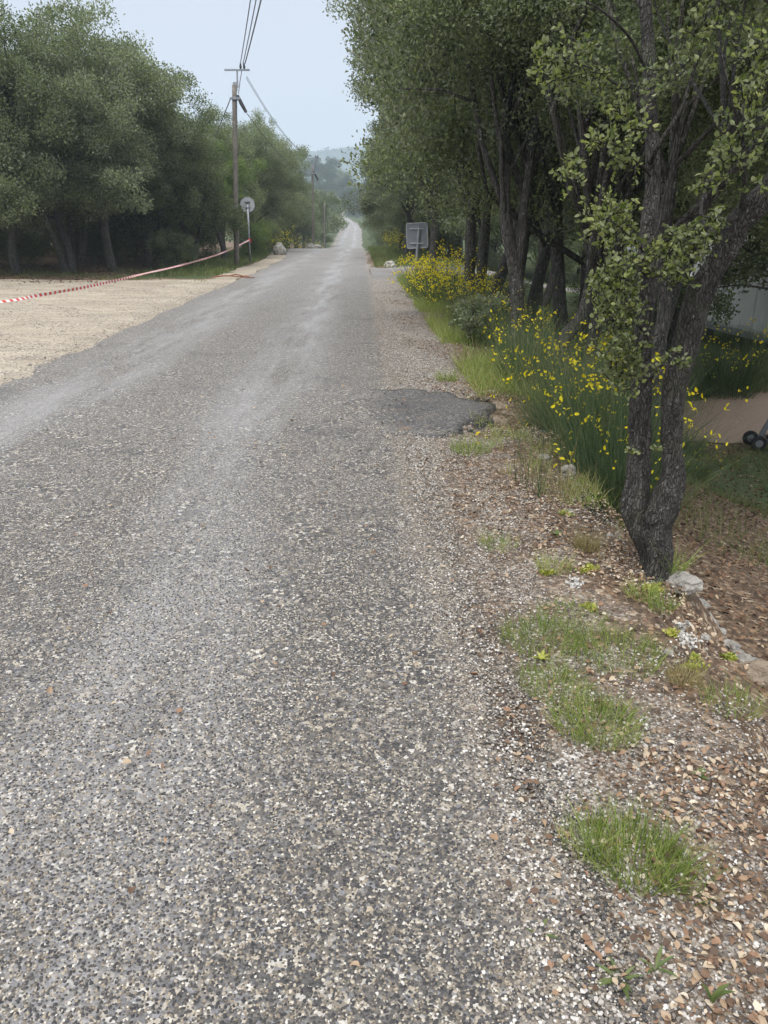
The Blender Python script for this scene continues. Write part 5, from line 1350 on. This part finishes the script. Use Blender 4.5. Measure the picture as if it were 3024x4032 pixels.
# ------------------------------------------------------------------ motorhome, car, cart on the low ground
def bevel(o, w_, seg=3):
    m_ = o.modifiers.new('bevel', 'BEVEL'); m_.width = w_; m_.segments = seg; m_.limit_method = 'ANGLE'
    return o
def quad_mesh(name, parts, mat, parent, bw=0):
    v, f = join_np(parts); o = link(name, mesh_np(name, v, f), mat, parent)
    if bw: bevel(o, bw)
    return o
def wheel(parent, c, r_, w_, ax=(1, 0, 0), tyre='rubber', hub='alu'):
    c = np.array(c, float); a = np.array(ax, float)
    prof = [(-.5, .72), (-.5, .92), (-.36, 1.0), (.36, 1.0), (.5, .92), (.5, .72)]
    ty = join_mesh('wheel', [tube([c + a * w_ * p_[0] for p_ in prof] , [r_ * p_[1] for p_ in prof], 28)], MAT[tyre], parent, False)
    join_mesh('rim', [tube([c + a * w_ * q for q in (-.53, -.5, .5, .53)], [r_ * .25, r_ * .5, r_ * .5, r_ * .25], 20)], MAT[hub], ty)
vx, vy = 9.9, 19.6; vz = gz(vx - .5, vy) + .0
van = thing('motorhome', 'white motorhome parked under the trees on the low ground at the right', 'motorhome', (vx, vy, vz), R(5))
quad_mesh('body', [box(2.1, 6.0, 2.2, (0, 0, 1.62))], MAT['van'], van, .14)
quad_mesh('cab', [box(1.95, 1.3, 1.2, (0, -3.5, 1.05)), ], MAT['van'], van, .25)
quad_mesh('windscreen', [box(1.6, .05, .7, (0, -3.35, 1.95))], MAT['glass'], van, .02)
quad_mesh('skirt', [box(2.04, 5.9, .14, (0, 0, .47))], MAT['van_grey'], van, .02)
for yy_, w2 in ((-1.7, .8), (1.4, 1.1)):
    wn = quad_mesh('window', [box(.04, w2, .55, (-1.06, yy_, 1.9))], MAT['glass'], van, .015)
    quad_mesh('frame', [box(.03, w2 + .1, .65, (-1.05, yy_, 1.9))], MAT['van_grey'], wn, .01)
dr = quad_mesh('door', [box(.04, .65, 1.75, (-1.06, -.2, 1.55))], MAT['white'], van, .02)
quad_mesh('handle', [box(.03, .12, .04, (-1.095, .02, 1.5))], MAT['van_grey'], dr)
for sx_ in (-.9, .9):
    for yy_ in (-3.0, 1.9): wheel(van, (sx_, yy_, .34), .34, .22)
c2x, c2y = 9.3, 26.2; c2z = gz(c2x, c2y)
car = thing('white_van', 'white van parked behind the motorhome, seen in the gap between the double trunks', 'van', (c2x, c2y, c2z), R(8))
quad_mesh('body', [box(1.9, 4.6, 1.15, (0, 0, .95))], MAT['van'], car, .2)
quad_mesh('upper_body', [box(1.75, 3.6, .8, (0, .3, 1.85))], MAT['van'], car, .2)
for yy_ in (-.9, .4, 1.5): quad_mesh('window', [box(.04, .9, .45, (-.885, yy_, 1.85))], MAT['glass'], car, .01)
quad_mesh('windscreen', [box(1.5, .04, .5, (0, -1.5, 1.85))], MAT['glass'], car, .01)
for sx_ in (-.85, .85):
    for yy_ in (-1.5, 1.5): wheel(car, (sx_, yy_, .32), .32, .2)
# small two-wheeled cart cut by the right edge
cx_, cy_ = G(2982, 1772); cz_ = gz(cx_, cy_)
ct = thing('folding_cart', 'grey folding cart with two small black tyres, cut off by the right edge', 'cart', (cx_, cy_, cz_), R(-20))
wheel(ct, (0.0, -.03, .105), .105, .05, (.25, -.97, 0)); wheel(ct, (-.10, .16, .13), .105, .05, (.25, -.97, 0))
join_mesh('axle', [tube([(-.02, .0, .11), (-.08, .14, .13)], .012, 8)], MAT['alu'], ct)
quad_mesh('column', [(lambda vf: (vf[0] + np.array([[(z_ - .42) * .36, 0, 0] for z_ in vf[0][:, 2]]), vf[1]))(box(.075, .05, .62, (.1, .06, .45)))], MAT['alu'], ct, .012)
quad_mesh('column', [(lambda vf: (vf[0] + np.array([[(z_ - .42) * .36, 0, 0] for z_ in vf[0][:, 2]]), vf[1]))(box(.03, .04, .66, (.2, .02, .45)))], MAT['alu'], ct, .008)
quad_mesh('deck', [box(.62, .16, .05, (.42, .03, .13))], MAT['alu'], ct, .015)
join_mesh('mudguard', [tube([(.08, -.04, .22), (.17, -.04, .16), (.24, -.04, .04), (.34, -.04, .0)], .025, 8)], MAT['rubber'], ct, True)
for dz in (.70, .62):
    join_mesh('grip', [tube([(.155 + (dz - .66) * .3, -.06, dz + .02), (.165 + (dz - .66) * .3, .08, dz)], .035, 12)], MAT['rubber'], ct)

# ------------------------------------------------------------------ far woods that read as one mass, and the air
rng = np.random.default_rng(9)
n = 900
y = 1180 + 170 * rng.random(n); x = -420 + 900 * rng.random(n)
z = -5 + ridge_h(x) * smooth(y, 1130, 1380)
cen = np.stack([x, y, z + 2], -1)
v, f = clump_leaves(cen, 3.5 + 3 * rng.random(n), 26, 3.2, rng, .8)
tag(link('ridge_wood', mesh_np('ridge_wood', v, f), MAT['hill']), 'blue hazy wood covering the far ridge', 'forest', None, 'stuff')
# wood closing the view behind the grove and behind the campsite
def mass(name, xs_, ys_, hs, label, n_, seed):
    rng = np.random.default_rng(seed)
    x = xs_[0] + (xs_[1] - xs_[0]) * rng.random(n_); y = ys_[0] + (ys_[1] - ys_[0]) * rng.random(n_)
    z = terrain(x, y) + hs * rng.random(n_)
    v, f = clump_leaves(np.stack([x, y, z], -1), .9 + .7 * rng.random(n_), 48, .26, rng, .6)
    tag(link(name, mesh_np(name, v, f), MAT['oak']), label, 'forest', None, 'stuff')
mass('wood_behind_grove', (-75, -14), (53, 62), 8, 'dark wood closing the view behind the left grove', 1100, 1)
mass('wood_behind_grove', (-44, -34), (20, 52), 8, 'dark wood beyond the left edge of the grove', 500, 3)
mass('wood_behind_campsite', (9, 60), (55, 66), 8, 'dark wood closing the view behind the side road', 900, 2)
mass('wood_behind_campsite', (24, 33), (8, 55), 6, 'dark wood closing the view beyond the motorhome', 700, 4)

hz = M('haze_air')
hz.t.nodes.remove(hz.b)
pv = hz.n('ShaderNodeVolumePrincipled'); pv.inputs['Density'].default_value = .0008
pv.inputs['Color'].default_value = (.74, .87, 1.0, 1); pv.inputs['Anisotropy'].default_value = .2
hz.l(pv.outputs[0], hz.out.inputs['Volume'])
v, f = box(3600, 1700, 160, (0, 750, 70))
v[:, 2] = np.where(v[:, 2] > 0, 150, -26)
o = link('haze', mesh_np('haze', v, f), hz.m); o['kind'] = 'stuff'
